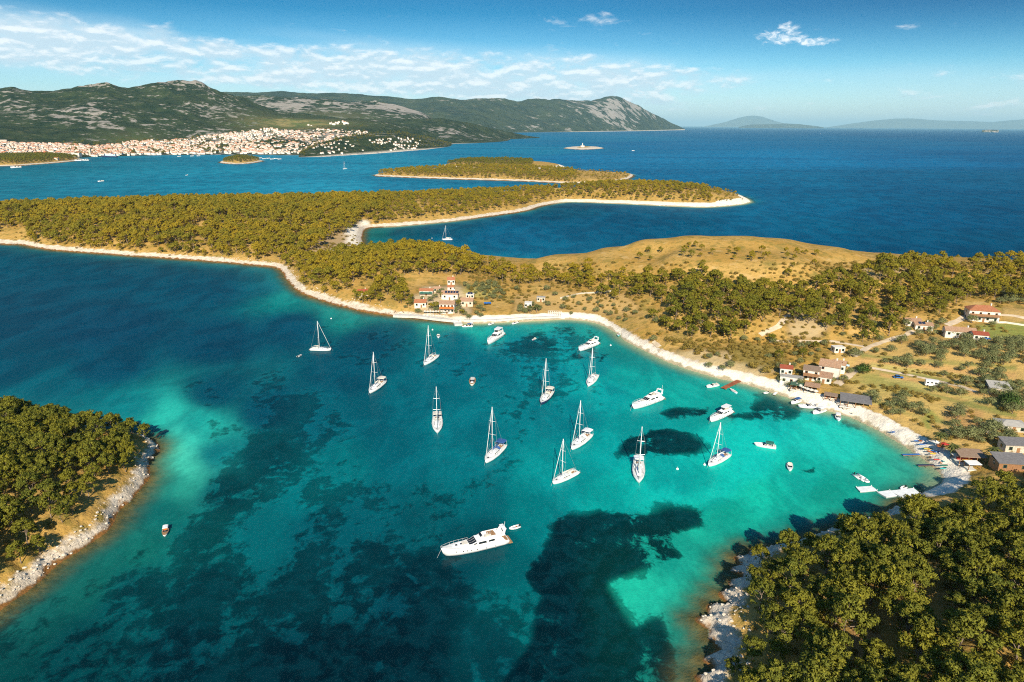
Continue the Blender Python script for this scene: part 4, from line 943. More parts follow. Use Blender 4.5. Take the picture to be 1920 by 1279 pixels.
for i, (x_, y_, lab) in enumerate([(1430,1045,'pale limestone boulder on the headland shore below the pines'),(1372,1128,'pale boulder by the water on the headland ledges'),(285,858,'pale boulder on the tip of the left islet'),(120,1040,'pale boulder on the rocky shore of the left islet')]):
    o = bpy.data.objects.new('boulder', rock_mesh(i+1)); link(o); o.location = PT(x_, y_); o.scale = (1.2,)*3; o.rotation_euler = (0, 0, i); tag(o, lab, 'boulder'); ROCKS.append((o,))
stuff('shore_rocks', RK[:, :3], RK[:, 3], g.uniform(0, 6.28, len(RK)), g.integers(0, 4, len(RK)), ROCKS, 'pale broken rock along the waterline', 'rocks')

def palm(px, py, label, H=5.5):
    o = thing('palm_tree', PT(px, py), random.uniform(0, 6), label, 'palm tree')
    b = MB(); b.tube((0, 0, -.3), (.15, .1, H*.5), .24, .2, 8); b.tube((.15, .1, H*.5), (.2, 0, H), .2, .17, 8); b.build('trunk', M['bark'], o, True)
    f = MB()
    for i in range(24):
        a = i*2.4; el = .9-1.25*(i/24); d = Vector((math.cos(a), math.sin(a), 0)); s = Vector((-d.y, d.x, 0)); pts = []
        for j in range(6): t_ = j/5; pts.append(Vector((.2, 0, H))+d*(2.7*t_*math.cos(el*.6))+Vector((0, 0, 2.4*t_*math.sin(el)-1.7*t_*t_)))
        for j in range(5):
            w0 = .42*math.sin(math.pi*min(.95, .15+j/5.5)); w1 = .42*math.sin(math.pi*min(.98, .15+(j+1)/5.5))
            for q in (-1, 1): f.quad(pts[j], pts[j+1], pts[j+1]+s*q*w1-Vector((0, 0, .18)), pts[j]+s*q*w0-Vector((0, 0, .18)))
    f.build('crown', M['palm'], o)
VT = [(808,583,.75),(819,581,.8),(860,577,.8),(866,592,.6),(767,576,.8),(829,560,.55),(772,566,.7),(752,570,.9)]
for a, b, sc in VT: put_tree('pine_tree', PINES[int(a) % 8], PT(a, b), sc*.75, a, 'small pine standing between the white houses at the head of the bay', 'tree', 'pines between the bay houses')
palm(994, 588, 'palm in front of the white cube house on the bay', 4.5); palm(1006, 586, 'palm right of the white cube house on the bay', 4.8)
palm(1760, 838, 'palm on the beach left of the bar, nearest the parked kayaks'); palm(1782, 858, 'palm at the corner of the brown roofed beach bar', 5.0); palm(1858, 864, 'palm between the brown roofed bar and the grey roofed building', 5.0)

# ------------------------------------------------------------------ buildings
def pxm(p): return F/proj(p)[2]             # picture pixels per metre there
def house(px, py, w, dp, h, rz, label, roof='gable', rm='tile', wm='white_wall', win=((-.3, .6), (.3, .6)), door=0.0, rh=1.5, chim=True, name='house', base=None, storeys=1, awn=None, solar=0, ov=.35, side=True):
    p = PT(px, py) if base is None else base
    o = thing(name, p, rz, label, 'house' if name == 'house' else name.replace('_', ' '))
    b = MB(); b.box((0, dp/2, h/2-.5), (w, dp, h+1.0))
    if roof == 'gable':
        for s in (-1, 1): b.add([(s*w/2, 0, h), (s*w/2, dp, h), (s*w/2, dp/2, h+rh), (s*(w/2-.25), 0, h), (s*(w/2-.25), dp, h), (s*(w/2-.25), dp/2, h+rh)], [(0,1,2),(5,4,3),(0,2,5,3),(1,4,5,2),(0,3,4,1)])
    b.build('wall', M[wm], o)
    r = MB(); W2, t_ = w/2+ov, .16
    if roof == 'gable':
        k = ov*rh/(dp/2)
        for a, c in ((-ov, dp/2), (dp+ov, dp/2)):
            r.add([(-W2, a, h-k+.03), (W2, a, h-k+.03), (W2, c, h+rh+.03), (-W2, c, h+rh+.03), (-W2, a, h-k+t_+.03), (W2, a, h-k+t_+.03), (W2, c, h+rh+t_+.03), (-W2, c, h+rh+t_+.03)],
                  [(3,2,1,0),(4,5,6,7),(0,1,5,4),(2,3,7,6),(1,2,6,5),(0,4,7,3)])
    elif roof == 'hip':
        y0, y1 = -ov, dp+ov; q = min(w, dp)*.48
        r.add([(-W2, y0, h), (W2, y0, h), (W2, y1, h), (-W2, y1, h), (-W2+q, dp/2, h+rh), (W2-q, dp/2, h+rh), (-W2, y0, h+t_), (W2, y0, h+t_), (W2, y1, h+t_), (-W2, y1, h+t_)],
              [(3,2,1,0),(0,1,7,6),(1,2,8,7),(2,3,9,8),(3,0,6,9),(6,7,5,4),(7,8,5),(8,9,4,5),(9,6,4)])
    elif roof == 'shed':
        r.add([(-W2, -ov, h+.02), (W2, -ov, h+.02), (W2, dp+ov, h+rh), (-W2, dp+ov, h+rh), (-W2, -ov, h+.2), (W2, -ov, h+.2), (W2, dp+ov, h+rh+.2), (-W2, dp+ov, h+rh+.2)], [(3,2,1,0),(4,5,6,7),(0,1,5,4),(1,2,6,5),(2,3,7,6),(3,0,4,7)])
    else: r.box((0, dp/2, h+.11), (w+.24, dp+.24, .2))
    ro = r.build('roof', M[rm], o)
    if chim and roof in ('gable', 'hip'): MB().box((w*.27, dp*.62, h+rh+.2), (.6, .6, 1.3)).box((w*.27, dp*.62, h+rh+.92), (.75, .75, .12)).build('chimney', M[wm], ro)
    for f in range(storeys):
        for cx, cz in win:
            zc = f*h/storeys+cz*h/storeys; f_ = MB().box((cx*w, -.03, zc), (1.25, .08, 1.35)).build('window', M['shutter' if (f+int(cx*10)) % 2 else 'timber'], o)
            MB().box((cx*w, -.075, zc), (.95, .02, 1.05)).build('pane', M['glass'], f_)
        if side:
            for s in (-1, 1):
                f_ = MB().box((s*(w/2+.03), dp*.5, (f+.58)*h/storeys), (.08, 1.2, 1.3)).build('window', M['shutter'], o); MB().box((s*(w/2+.075), dp*.5, (f+.58)*h/storeys), (.02, .9, 1.0)).build('pane', M['glass'], f_)
    if door is not None: MB().box((door*w, -.03, 1.02), (1.1, .08, 2.1)).build('door', M['timber'], o)
    if awn:
        a = MB().add([(-w*.48, -.06, h*.72), (w*.48, -.06, h*.72), (w*.48, -2.4, h*.58), (-w*.48, -2.4, h*.58), (-w*.48, -.06, h*.72+.08), (w*.48, -.06, h*.72+.08), (w*.48, -2.4, h*.58+.08), (-w*.48, -2.4, h*.58+.08)], [(3,2,1,0),(4,5,6,7),(0,1,5,4),(1,2,6,5),(2,3,7,6),(3,0,4,7)])
        for s in (-1, 1): a.tube((s*w*.46, -2.35, -.5), (s*w*.46, -2.35, h*.58), .06)
        a.build('awning', M[awn], o)
    for i in range(solar):
        x0 = -w*.3+i*1.9; zz = h+rh*.35+.25 if roof != 'flat' else h+.55
        MB().add([(x0, dp*.12, zz-.25), (x0+1.5, dp*.12, zz-.25), (x0+1.5, dp*.40, zz+.9), (x0, dp*.40, zz+.9), (x0, dp*.12+.06, zz-.3), (x0+1.5, dp*.12+.06, zz-.3), (x0+1.5, dp*.40+.06, zz+.85), (x0, dp*.40+.06, zz+.85)],
                 [(0,1,2,3),(7,6,5,4),(0,4,5,1),(1,5,6,2),(2,6,7,3),(3,7,4,0)]).build('solar_panel', M['solar'], o)
    return o
def shelter(px, py, w, dp, h, rz, label, rm, posts=4, rise=.5, name='pavilion', base=None, bar=None, thick=.22):
    p = PT(px, py) if base is None else base
    o = thing(name, p, rz, label, name.replace('_', ' ')); W2 = w/2+.3
    MB().add([(-W2, -.3, h), (W2, -.3, h), (W2, dp+.3, h+rise), (-W2, dp+.3, h+rise), (-W2, -.3, h+thick), (W2, -.3, h+thick), (W2, dp+.3, h+rise+thick), (-W2, dp+.3, h+rise+thick)],
             [(3,2,1,0),(4,5,6,7),(0,1,5,4),(1,2,6,5),(2,3,7,6),(3,0,4,7)]).build('roof', M[rm], o)
    for i in range(posts):
        x = -w/2+w*i/(posts-1)
        MB().tube((x, 0, -.8), (x, 0, h+.02), .14, .14, 8).build('post', M['timber'], o); MB().tube((x, dp, -.8), (x, dp, h+rise), .14, .14, 8).build('post', M['timber'], o)
    MB().box((0, dp*.5, -.05), (w+.4, dp+.4, .5)).build('floor', M['concrete'], o)
    if bar:
        MB().box((0, dp*.75, .65), (w*.8, .7, 1.1)).build('counter', M[bar], o)
        for i in range(3): MB().box((-w*.3+w*.3*i, dp*.3, .55), (1.3, .8, .08)).tube((-w*.3+w*.3*i, dp*.3, .1), (-w*.3+w*.3*i, dp*.3, .52), .06).build('table', M['timber'], o)
    return o
# the group of houses at the head of the bay
house(788, 577, 7.5, 6, 3.4, .05, 'white cottage with bright orange roof behind the terrace, leftmost by the pines', door=.1)
house(799, 554, 9, 5, 3.2, .0, 'low white house with orange roof and pale green awning on the upper bank', awn='green_canvas', rh=1.1)
house(838, 588, 9.6, 8, 6.2, -.03, 'two storey white restaurant with dark openings and orange awning above the terrace', storeys=2, win=((-.36, .6), (-.12, .6), (.12, .6), (.36, .6)), awn='orange', rm='tan_tile', rh=1.4)
house(843, 563, 11, 7, 4.2, -.03, 'tall white house carrying solar panels on its roof behind the restaurant', rm='tan_tile', solar=5, rh=1.6)
house(846, 534, 5.2, 5, 3.6, .1, 'small white house with orange roof, topmost of the bay group')
house(845, 544, 4.4, 3.6, 2.2, .05, 'tiny orange roofed shed just under the topmost bay house', door=None, win=((0, .5),), rh=.8, chim=False, name='shed')
house(875, 575, 8.2, 6, 3.8, -.05, 'cream house with faded tan roof right of the restaurant', rm='tan_tile', wm='cream_wall')
house(881, 560, 5.4, 4, 2.8, -.05, 'flat roofed white annex above the tan roofed house', roof='flat', rm='white_wall', solar=2)
house(681, 556, 6.5, 5, 3.0, .25, 'small red roofed house half hidden among pines left of the bay', rm='red_tile', wm='cream_wall')
house(990, 579, 4.6, 4.4, 3.8, -.1, 'white cube house beside the palms east of the bay group', roof='flat', rm='white_wall')
house(1014, 566, 5.6, 4, 2.9, -.1, 'pale flat house set behind the white cube house', roof='flat', rm='stone_slab', wm='cream_wall')
house(820, 548, 5, 4, 2.6, .0, 'low cream house tucked between the green awning house and solar roof', wm='cream_wall', rm='tan_tile', rh=.9)
# the houses on the right
house(1843, 604, 15.5, 9, 6.4, -.28, 'two storey white villa with orange hipped roof among the olives at upper right', roof='hip', storeys=2, win=((-.38, .58), (-.13, .58), (.13, .58), (.38, .58)), rh=2.6, awn='timber')
house(1712, 612, 8, 6, 3.0, -.2, 'low white house with pinkish tan roof, left of the pair below the pine wood', rm='tan_tile', rh=1.0)
house(1732, 620, 9, 6, 3.0, -.2, 'low white house with solar panels on its tan roof, right of the pair', rm='tan_tile', rh=1.0, solar=2)
house(1800, 634, 14.5, 6.5, 3.6, -.3, 'long white house with faded orange roof below the villa', rm='tan_tile', rh=1.6, win=((-.38, .6), (-.1, .6), (.2, .6), (.4, .6)))
house(1838, 640, 7.0, 6, 3.4, -.3, 'red roofed house joined to the right end of the long white house', rm='red_tile', rh=1.1)
house(1574, 662, 5.6, 4, 2.8, .05, 'small flat white shed alone above the big beach house', roof='flat', rm='white_wall', name='shed')
house(1552, 708, 9, 9, 5.6, -.55, 'big white gabled house at the beach with bare walls', rh=2.0, rm='tan_tile', storeys=2, win=((-.3, .6),))
house(1570, 700, 6, 6, 4.6, -.55, 'pale wing with tan roof behind the big gabled beach house', rm='tan_tile', rh=1.2, door=None)
house(1543, 719, 6.6, 5, 3.0, -.5, 'tan tiled terrace house in front of the big white gabled house', rm='tan_tile', roof='shed', rh=1.0, chim=False)
house(1519, 714, 7, 5, 5.0, -.45, 'tall white beach house with reddish slatted balcony roof', storeys=2, rm='brown_roof', roof='shed', rh=.8, awn='timber', chim=False)
house(1473, 706, 5.4, 5, 4.0, -.3, 'small white house with red roof at the left end of the beach row', rm='red_tile', rh=1.0)
house(1483, 719, 10, 4, 2.8, -.4, 'low white restaurant with dark open front on the beach row', roof='flat', rm='stone_slab', win=((-.32, .5), (0, .5), (.32, .5)), door=None)
shelter(1521, 736, 6, 4, 2.7, -.5, 'tan roofed terrace shelter facing the sand below the beach houses', 'tan_tile', 3, bar='timber')
shelter(1497, 733, 7, 3.4, 2.5, -.45, 'dark green vine covered pergola on the beach front', 'shutter', 4, .2, 'pergola', bar='timber')
shelter(1603, 766, 12, 7, 2.8, -.42, 'timber pavilion with wide dark grey slatted roof on the beach', 'grey_slat', 5, 1.0, bar='timber')
shelter(1556, 752, 5, 3, 2.4, -.5, 'small brown roofed bar between the pavilion and the beach houses', 'brown_roof', 3, .3, 'bar', bar='orange')
house(1874, 740, 8.0, 6, 2.8, -.3, 'stone hut with pale grey sloping roof in the olive field', rm='stone_slab', roof='shed', rh=1.3, wm='stone_wall', chim=False, name='hut')
house(1900, 810, 9.5, 7, 2.2, -.25, 'low round shouldered stone hut with pale slab roof', rm='stone_slab', roof='hip', rh=1.4, wm='stone_wall', chim=False, name='hut')
house(1908, 850, 9, 5, 3.0, -.1, 'stone building with plain grey roof, upper of the two at the right edge', rm='grey_slat', roof='shed', rh=.9, wm='stone_wall', chim=False)
shelter(1822, 872, 8.5, 5, 3.0, -.12, 'open beach bar under a curved brown roof with red counter', 'brown_roof', 4, .8, 'bar', bar='red')
house(1900, 884, 10, 6, 2.8, -.12, 'long low building with weathered grey roof at the right edge', rm='grey_slat', roof='shed', rh=1.2, wm='timber', chim=False)
shelter(1826, 882, 4, 2.6, 2.2, .0, 'small white canopy in front of the brown roofed bar', 'gelcoat', 2, .1, 'canopy')
# row of white columns by the cube house
o = thing('pergola', PT(1040, 592), -.05, 'white columned pergola above the pale quay', 'pergola')
for i in range(7):
    for j in (0, 1): MB().box((-4.2+1.4*i, j*3, 1.1), (.28, .28, 3.0)).build('column', M['white_wall'], o)
MB().box((0, 0, 2.7), (9, .22, .2)).box((0, 3, 2.7), (9, .22, .2)).build('beam', M['white_wall'], o)
def wall(name, pts, h, t_, m_, label, cat='wall'):
    q = [PT(a, b) for a, b in pts]; b = MB()
    for a, c in zip(q, q[1:]):
        d = Vector(c-a); d.z = 0; n = Vector((-d.y, d.x, 0)).normalized()*t_/2; vs = []
        for s in (1, -1):
            for e, zz in ((a, -.6), (c, -.6), (c, h), (a, h)): vs.append((e[0]+n.x*s, e[1]+n.y*s, e[2]+zz))
        b.add(vs, [(0,1,2,3),(7,6,5,4),(0,4,5,1),(1,5,6,2),(2,6,7,3),(3,7,4,0)])
    tag(b.build(name, M[m_]), label, cat)
wall('garden_wall', [(1050,560),(1090,551),(1130,549),(1150,546)], .9, .5, 'stone_wall', 'pale dry stone wall running under the slope pines')
wall('garden_wall', [(1855,606),(1885,606),(1925,612)], 1.0, .4, 'white_wall', 'white garden wall right of the hipped villa')
wall('garden_wall', [(1838,806),(1850,812),(1866,816)], 1.2, .5, 'stone_wall', 'short pale stone wall below the slab roofed hut')
wall('quay', [(740,592),(780,593),(830,599),(862,602)], .9, 5.0, 'concrete', 'pale stone terrace along the water before the restaurant', 'quay')
wall('quay', [(870,601),(930,600),(985,598),(1050,594)], .5, 3.5, 'concrete', 'pale quay below the cube house and columns', 'quay')
wall('jetty', [(856,600),(858,607),(860,611)], .9, 5.0, 'concrete', 'short stone jetty in front of the restaurant', 'jetty')
def ribbon(pts, w, name='path'):
    q = []
    for a, c in zip(pts, pts[1:]):
        for k in range(8): q.append(PT(a[0]+(c[0]-a[0])*k/8, a[1]+(c[1]-a[1])*k/8))
    q.append(PT(*pts[-1])); q = np.array(q); d = np.gradient(q[:, :2], axis=0); n = np.stack([-d[:, 1], d[:, 0]], 1); n /= np.linalg.norm(n, axis=1)[:, None]+1e-9
    ww = w*(1+.35*fbm(q[:, 0]*.2, q[:, 1]*.2, 2, 5))[:, None]/2; V = []
    for s in (-1, -.33, .33, 1):
        e = q[:, :2]+n*ww*s; V.append(np.column_stack([e, height(e[:, 0], e[:, 1])+(.14 if abs(s) < 1 else .06)]))
    b = MB(); b.loft([[tuple(V[j][i]) for j in range(4)] for i in range(len(q))], False, False)
    tag(b.build(name, M['path'], None, True), kind='structure')
M['path'] = mat('path_dust', (.60, .47, .32), .95, .18, .3)
ribbon([(1600,668),(1630,650),(1665,638),(1700,628),(1712,620)], 3.2)
ribbon([(1568,722),(1590,705),(1602,695)], 4.0); ribbon([(1635,690),(1690,700),(1745,712),(1800,724),(1830,735)], 2.4)
ribbon([(1225,640),(1236,650),(1240,660)], 2.2); ribbon([(1425,628),(1460,612),(1478,590)], 3.0); ribbon([(1620,650),(1560,640),(1440,640)], 2.5)
ribbon([(1775,610),(1800,600),(1812,590)], 3.5); ribbon([(1870,590),(1900,592),(1930,598)], 2.6)

# ------------------------------------------------------------------ the town across the channel
M['town_wall'] = mat('town_wall', (.88, .81, .73), .9, .05, .05)
def town_mesh(i):
    g_ = random.Random(i); w, d, h, r_ = g_.uniform(8, 13), g_.uniform(7, 9), g_.uniform(5.5, 9), g_.uniform(1.4, 2.2); b = MB()
    b.box((0, 0, h/2-2), (w, d, h+4)); b.cur = 2
    for k in range(3):
        for z in (h*.3, h*.72): b.box((-w*.3+w*.3*k, -d/2-.02, z), (1.3, .1, 1.6))
    b.cur = 1; b.add([(-w/2-.3, -d/2-.3, h), (w/2+.3, -d/2-.3, h), (w/2+.3, d/2+.3, h), (-w/2-.3, d/2+.3, h), (-w/2-.3, 0, h+r_), (w/2+.3, 0, h+r_)], [(3,2,1,0),(0,1,5,4),(2,3,4,5),(1,2,5),(3,0,4)])
    return b.data('town_house', [M['town_wall'], M['tan_tile'] if i % 3 else M['tile'], M['shutter']])
TM = [town_mesh(i) for i in range(6)]
TH = []
def town(layer, x0, x1, t0, t1, n, dens=lambda x, t: 1.0):
    while n > 0:
        x = random.uniform(x0, x1); t = random.uniform(0, 1); a, b = t0(x), t1(x)
        t = a+(b-a)*t; n -= 1
        if random.random() > dens(x, t): continue
        p = layer.at([x], [t])[0]
        TH.append((p[0], p[1], p[2], random.uniform(.7, 1.1)*(.72 if layer is LA else 1), random.uniform(-.5, .5)))
# top edge of the built-up slope, as a share of the slope's depth
tt = lambda x: np.interp(x, [-60, 0, 100, 150, 177, 200, 250, 300, 345, 430, 520, 546, 616, 692], [.42, .42, .40, .38, .30, .36, .45, .44, .46, .50, .51, .44, .45, .38])
town(LB, 165, 690, lambda x: .02, tt, 3700, lambda x, t: .16+.84*smooth(fbm(np.array([x*.06]), np.array([t*22.]), 3, 5)[0], -.35, .1))
town(LB, -60, 165, lambda x: .08, tt, 900)
town(LA, 580, 790, lambda x: .06, lambda x: .62 if x < 700 else .42, 190, lambda x, t: float(fbm(np.array([x*.05]), np.array([t*6.]), 2, 9)[0] > -.12))
town(LB, 560, 655, lambda x: .57, lambda x: .70, 18)
TH = np.array(TH); td = proj(TH[:, :3])[2]; o_ = np.argsort(-TH[:, 3]/td); tv = RNG.integers(0, 6, len(TH)); TP = [None]*6
for i in o_[:300]:
    o = bpy.data.objects.new('town_house', TM[tv[i]]); link(o); o.location = TH[i, :3]; o.scale = (TH[i, 3],)*3; o.rotation_euler = (0, 0, TH[i, 4])
    x_ = proj(TH[i, :3])[0]
    tag(o, 'small white house with terracotta roof '+('by the old harbour end of the far town' if x_ < 165 else 'on the wooded promontory below the far town' if TH[i, 1] < 3000 and x_ > 575 else 'near the waterfront of the far hillside town'), 'house', 'houses of the town across the channel')
    if TP[tv[i]] is None: TP[tv[i]] = (o,)
r_ = o_[300:]
stuff('town', TH[r_, :3], TH[r_, 3], TH[r_, 4], tv[r_], TP, 'closely packed white houses with terracotta roofs climbing the far hillside', 'town')
def bt(layer, x, t): return layer.at([x], [t])[0]
o = thing('bell_tower', bt(LB, 170, .05), 0, 'slim pale bell tower by the harbour of the far town', 'bell tower')
MB().box((0, 0, 9), (5, 5, 26)).build('shaft', M['cream_wall'], o); MB().box((0, 0, 24.2), (5.6, 5.6, 4)).build('belfry', M['stone_wall'], o); MB().prism([(-2.8,-2.8),(2.8,-2.8),(2.8,2.8),(-2.8,2.8)], 26.3, 30, [(-.2,-.2),(.2,-.2),(.2,.2),(-.2,.2)]).build('roof', M['tan_tile'], o)
p = bt(LB, 75, .10); house(0, 0, 38, 14, 9, .1, 'long red roofed arsenal hall at the left of the far town', base=p, rm='red_tile', rh=5, chim=False, win=((-.3, .5), (0, .5), (.3, .5)), side=False)
p = bt(LB, 141, .04); house(0, 0, 30, 16, 13, .0, 'broad white waterfront building at the far harbour mouth', base=p, roof='flat', rm='white_wall', chim=False, storeys=3, win=((-.35, .5), (0, .5), (.35, .5)), side=False)
p = bt(LB, 4, .42); house(0, 0, 34, 14, 12, .3, 'pale stone fortress on the spur above the far town', base=p, roof='flat', rm='stone_slab', wm='stone_wall', chim=False, side=False, name='fortress')
b = MB()
for (a, c) in (((12, .40), (20, .37)), ((20, .37), (34, .34))):
    q0, q1 = bt(LB, *a), bt(LB, *c); b.tube(q0+np.array([0, 0, 2]), q1+np.array([0, 0, 2]), 4, 4, 4)
tag(b.build('fortress_wall', M['stone_wall']), 'pale fortress wall stepping down the spur above the far town', 'wall')
# lighthouse on its bare rock, cottages on the small wooded islet at left
p = np.array([*P(1092, 278.2)[:2], 3.0])
o = thing('lighthouse', p, 0, 'white lighthouse with keeper house on the bare rock islet', 'lighthouse')
MB().box((0, 0, 5), (20, 11, 12)).build('wall', M['white_wall'], o); MB().box((0, 0, 11.3), (21, 12, .8)).build('roof', M['stone_slab'], o)
MB().prism([(math.cos(a)*3.4, math.sin(a)*3.4) for a in np.linspace(0, 6.28, 9)[:-1]], 11, 22, [(math.cos(a)*2.6, math.sin(a)*2.6) for a in np.linspace(0, 6.28, 9)[:-1]]).build('tower', M['white_wall'], o)
MB().prism([(math.cos(a)*2, math.sin(a)*2) for a in np.linspace(0, 6.28, 9)[:-1]], 22, 25, [(math.cos(a)*1, math.sin(a)*1) for a in np.linspace(0, 6.28, 9)[:-1]]).build('lantern', M['stone_slab'], o)
house(47, 290, 14, 9, 6, .1, 'lone cream villa among the trees of the small islet before the far town', rm='tan_tile', wm='cream_wall', side=False)
house(106, 303, 11, 8, 6, .1, 'orange roofed villa on the shore of the small islet before the far town', rm='tile', side=False)

# ------------------------------------------------------------------ boats
def place(bow, stern, z):
    a, b = P(*bow, z), P(*stern, z); d = a-b; c = (a+b)/2; return np.array([c[0], c[1], 0.0]), math.atan2(d[1], d[0]), float(np.hypot(d[0], d[1]))
def hull_secs(L, B, sheer, keel=-.5, beam=None, n=12, flare=.9, over=.05):
    ts = [i/n for i in range(n+1)]; secs = []
    bt_, bv = beam or ([0, .25, .5, .75, .9, 1], [.80, .95, 1, .80, .45, .02])
    for t in ts:
        b = B/2*float(np.interp(t, bt_, bv)); z = sheer(t); x = -L/2+L*t; k = L*over*t**5
        secs.append([(x, b, z), (x-k*.4, b*flare, z*.35), (x-k, b*flare*.82, 0), (x-k*1.2, 0, keel), (x-k, -b*flare*.82, 0), (x-k*.4, -b*flare, z*.35), (x, -b, z)])
    return secs
def deck_slab(secs, dz=.02, inset=.94, th=.06):
    b = MB(); out = []
    for q in secs:
        (x, y, z) = q[0]; out.append([(x, y*inset, z+dz), (x, 0, z+dz+.05), (x, -y*inset, z+dz), (x, -y*inset, z+dz-th), (x, y*inset, z+dz-th)])
    b.loft(out); return b
def rail_pts(secs, i0, i1, h):
    return [[(s[k][0], s[k][1]*.93, s[k][2]+h) for s in secs[i0:i1]] for k in (0, 6)]
def sailboat(bow, stern, mtop, label, hullm='gelcoat', canvas='cream_canvas', bimini=False, cover='cream_canvas', mbase=.58, group='sailing yachts at anchor in the bay', name='sailing_yacht', dinghy=False, lmin=9.5):
    c, rz, L = place(bow, stern, 1.1); L = min(max(L, lmin), 15.5); o = thing(name, c, rz, label, 'sailing yacht', group)
    B = L*.30; sh = lambda t: .95*L/12+.35*t*t; secs = hull_secs(L, B, sh)
    h = MB().loft(secs).build('hull', M[hullm], o, True)
    st = MB()
    for s in (1, -1): st.loft([[(q[1][0], s*(abs(q[1][1])*1.0+.012), q[1][2]+.30), (q[1][0], s*(abs(q[1][1])+.012), q[1][2]+.20), (q[1][0], s*(abs(q[1][1])-.05), q[1][2]+.25)] for q in secs[:-1]])
    st.build('stripe', M['navy' if hullm != 'navy' else 'gelcoat'], h)
    deck_slab(secs).build('deck', M['deck'], o)
    X = lambda t: -L/2+L*t; k = L/12
    cr = []
    for t, w, z in ((.34, .50, .48), (.45, .56, .55), (.58, .52, .48), (.70, .36, .30), (.76, .2, .06)):
        zz = sh(t)+.04; cr.append([(X(t), B/2*w, zz), (X(t), B/2*w*.82, zz+z*k), (X(t), -B/2*w*.82, zz+z*k), (X(t), -B/2*w, zz)])
    ca = MB().loft(cr).build('cabin', M['gelcoat'], o)
    w_ = MB()
    for s in (1, -1):
        for t0, t1 in ((.37, .45), (.47, .55), (.57, .64)):
            a, b = sh(t0)+.2*k, sh(t0)+.40*k; y0, y1 = B/2*.545*s, B/2*.50*s
            w_.quad((X(t0), y0, a), (X(t1), y0, a), (X(t1), y1, b), (X(t0), y1, b))
    w_.build('window', M['glass'], ca)
    for t in (.66, .84): MB().box((X(t), 0, sh(t)+(.36*k if t < .7 else .12)), (.55*k, .55*k, .07)).build('hatch', M['glass'], o)
    zc = sh(.18)
    MB().box((X(.18), 0, zc+.05), (L*.27, B*.36, .06)).build('cockpit_floor', M['teak'], o)
    for s in (1, -1): MB().box((X(.20), s*B*.27, zc+.22), (L*.26, B*.15, .36)).build('bench', M['deck'], o)
    wh = MB(); q = [(X(.1), .42*k*math.cos(a), zc+.75*k+.42*k*math.sin(a)) for a in np.linspace(0, 6.283, 13)]; wh.path(q, .035, 5); wh.tube((X(.11), 0, zc), (X(.11), 0, zc+.8*k), .08); wh.build('steering_wheel', M['alloy'], o)
    sp = []
    for t in np.linspace(0, 1, 4):
        r_ = 1-.35*t; sp.append([(X(.31+.08*t), B*.27*math.cos(a)*(1-.1*t), zc+.4*k+.75*k*r_*math.sin(a)) for a in np.linspace(0, math.pi, 8)])
    MB().loft(sp, False, False).build('sprayhood', M[canvas], o)
    if bimini:
        bm_ = []
        for t in np.linspace(.03, .22, 4): bm_.append([(X(t), B*.40*math.cos(a), zc+1.75*k+.28*k*math.sin(a)) for a in np.linspace(0, math.pi, 7)]+[(X(t), -B*.38, zc+1.70*k), (X(t), B*.38, zc+1.70*k)])
        bi = MB().loft(bm_).build('bimini', M[canvas], o)
        fr = MB()
        for t in (.04, .21):
            for s in (1, -1): fr.tube((X(t), s*B*.39, zc), (X(t), s*B*.39, zc+1.75*k), .03)
        fr.build('frame', M['alloy'], bi)
    xm = X(mbase); base = c+np.array([math.cos(rz)*xm, math.sin(rz)*xm, 0]); lo, hi = 3.0, 30.0
    for _ in range(30):
        md = (lo+hi)/2; lo, hi = (lo, md) if proj(base+np.array([0, 0, md]))[1] < mtop[1] else (md, hi)
    H = min(max(lo, 9.0), 21.0)
    ms = MB().tube((xm, 0, sh(mbase)), (xm, 0, H), .17, .13, 8).build('mast', M['alloy'], o, True)
    for f in (.42, .70):
        z = sh(mbase)+(H-sh(mbase))*f; MB().tube((xm-.15, -B*.34*(1.2-f*.5), z+.05), (xm, 0, z), .05, .07).tube((xm, 0, z), (xm-.15, B*.34*(1.2-f*.5), z+.05), .07, .05).build('spreader', M['alloy'], ms)
    zb = sh(mbase)+1.35*k
    bo = MB().tube((xm-.1, 0, zb), (X(.16), 0, zb+.12), .10, .10, 8).build('boom', M['alloy'], o)
    MB().tube((xm-.25, 0, zb+.28), (X(.2), 0, zb+.25), .26, .15, 8).build('sail_cover', M[cover], bo, True)
    MB().tube((X(.975), 0, sh(1)+.25), (xm+.25, 0, H*.955), .13, .045, 7).build('furled_sail', M['gelcoat'], o, True)
    r = MB(); r.tube((X(.01), 0, sh(0)), (xm, 0, H), .022, .022, 4)
    for s in (1, -1):
        z2 = sh(mbase)+(H-sh(mbase))*.70; yy = s*B*.34*.85
        r.path([(xm-.2, s*B*.46, sh(.55)), (xm-.15, yy, z2), (xm, 0, H*.97)], .022, 4); r.tube((xm-.3, s*B*.46, sh(.55)), (xm, 0, sh(mbase)+(H-sh(mbase))*.42), .022, .022, 4)
    r.build('rigging', M['wire'], o)
    ra = MB()
    for pts in rail_pts(secs, 0, 13, .62): ra.path(pts, .022, 4)
    for q in secs[::2]:
        for j in (0, 6): ra.tube((q[j][0], q[j][1]*.93, q[j][2]), (q[j][0], q[j][1]*.93, q[j][2]+.62), .02, .02, 4)
    ra.build('guard_rail', M['alloy'], o)
    MB().box((X(-.02), 0, .32), (.9*k, B*.55, .1)).build('swim_platform', M['teak'], o)
    ac = MB().tube((X(1.0)-.1, 0, sh(1)), (X(1.0)+1.2, .2, -.3), .03, .03, 4); ac.build('anchor_chain', M['wire'], o)
    return o
SB = sailboat
SB((621,654), (582,653), (600,602), 'white sailing yacht lying side on with a tall furled foresail, farthest left in the bay', bimini=False, mbase=.44)
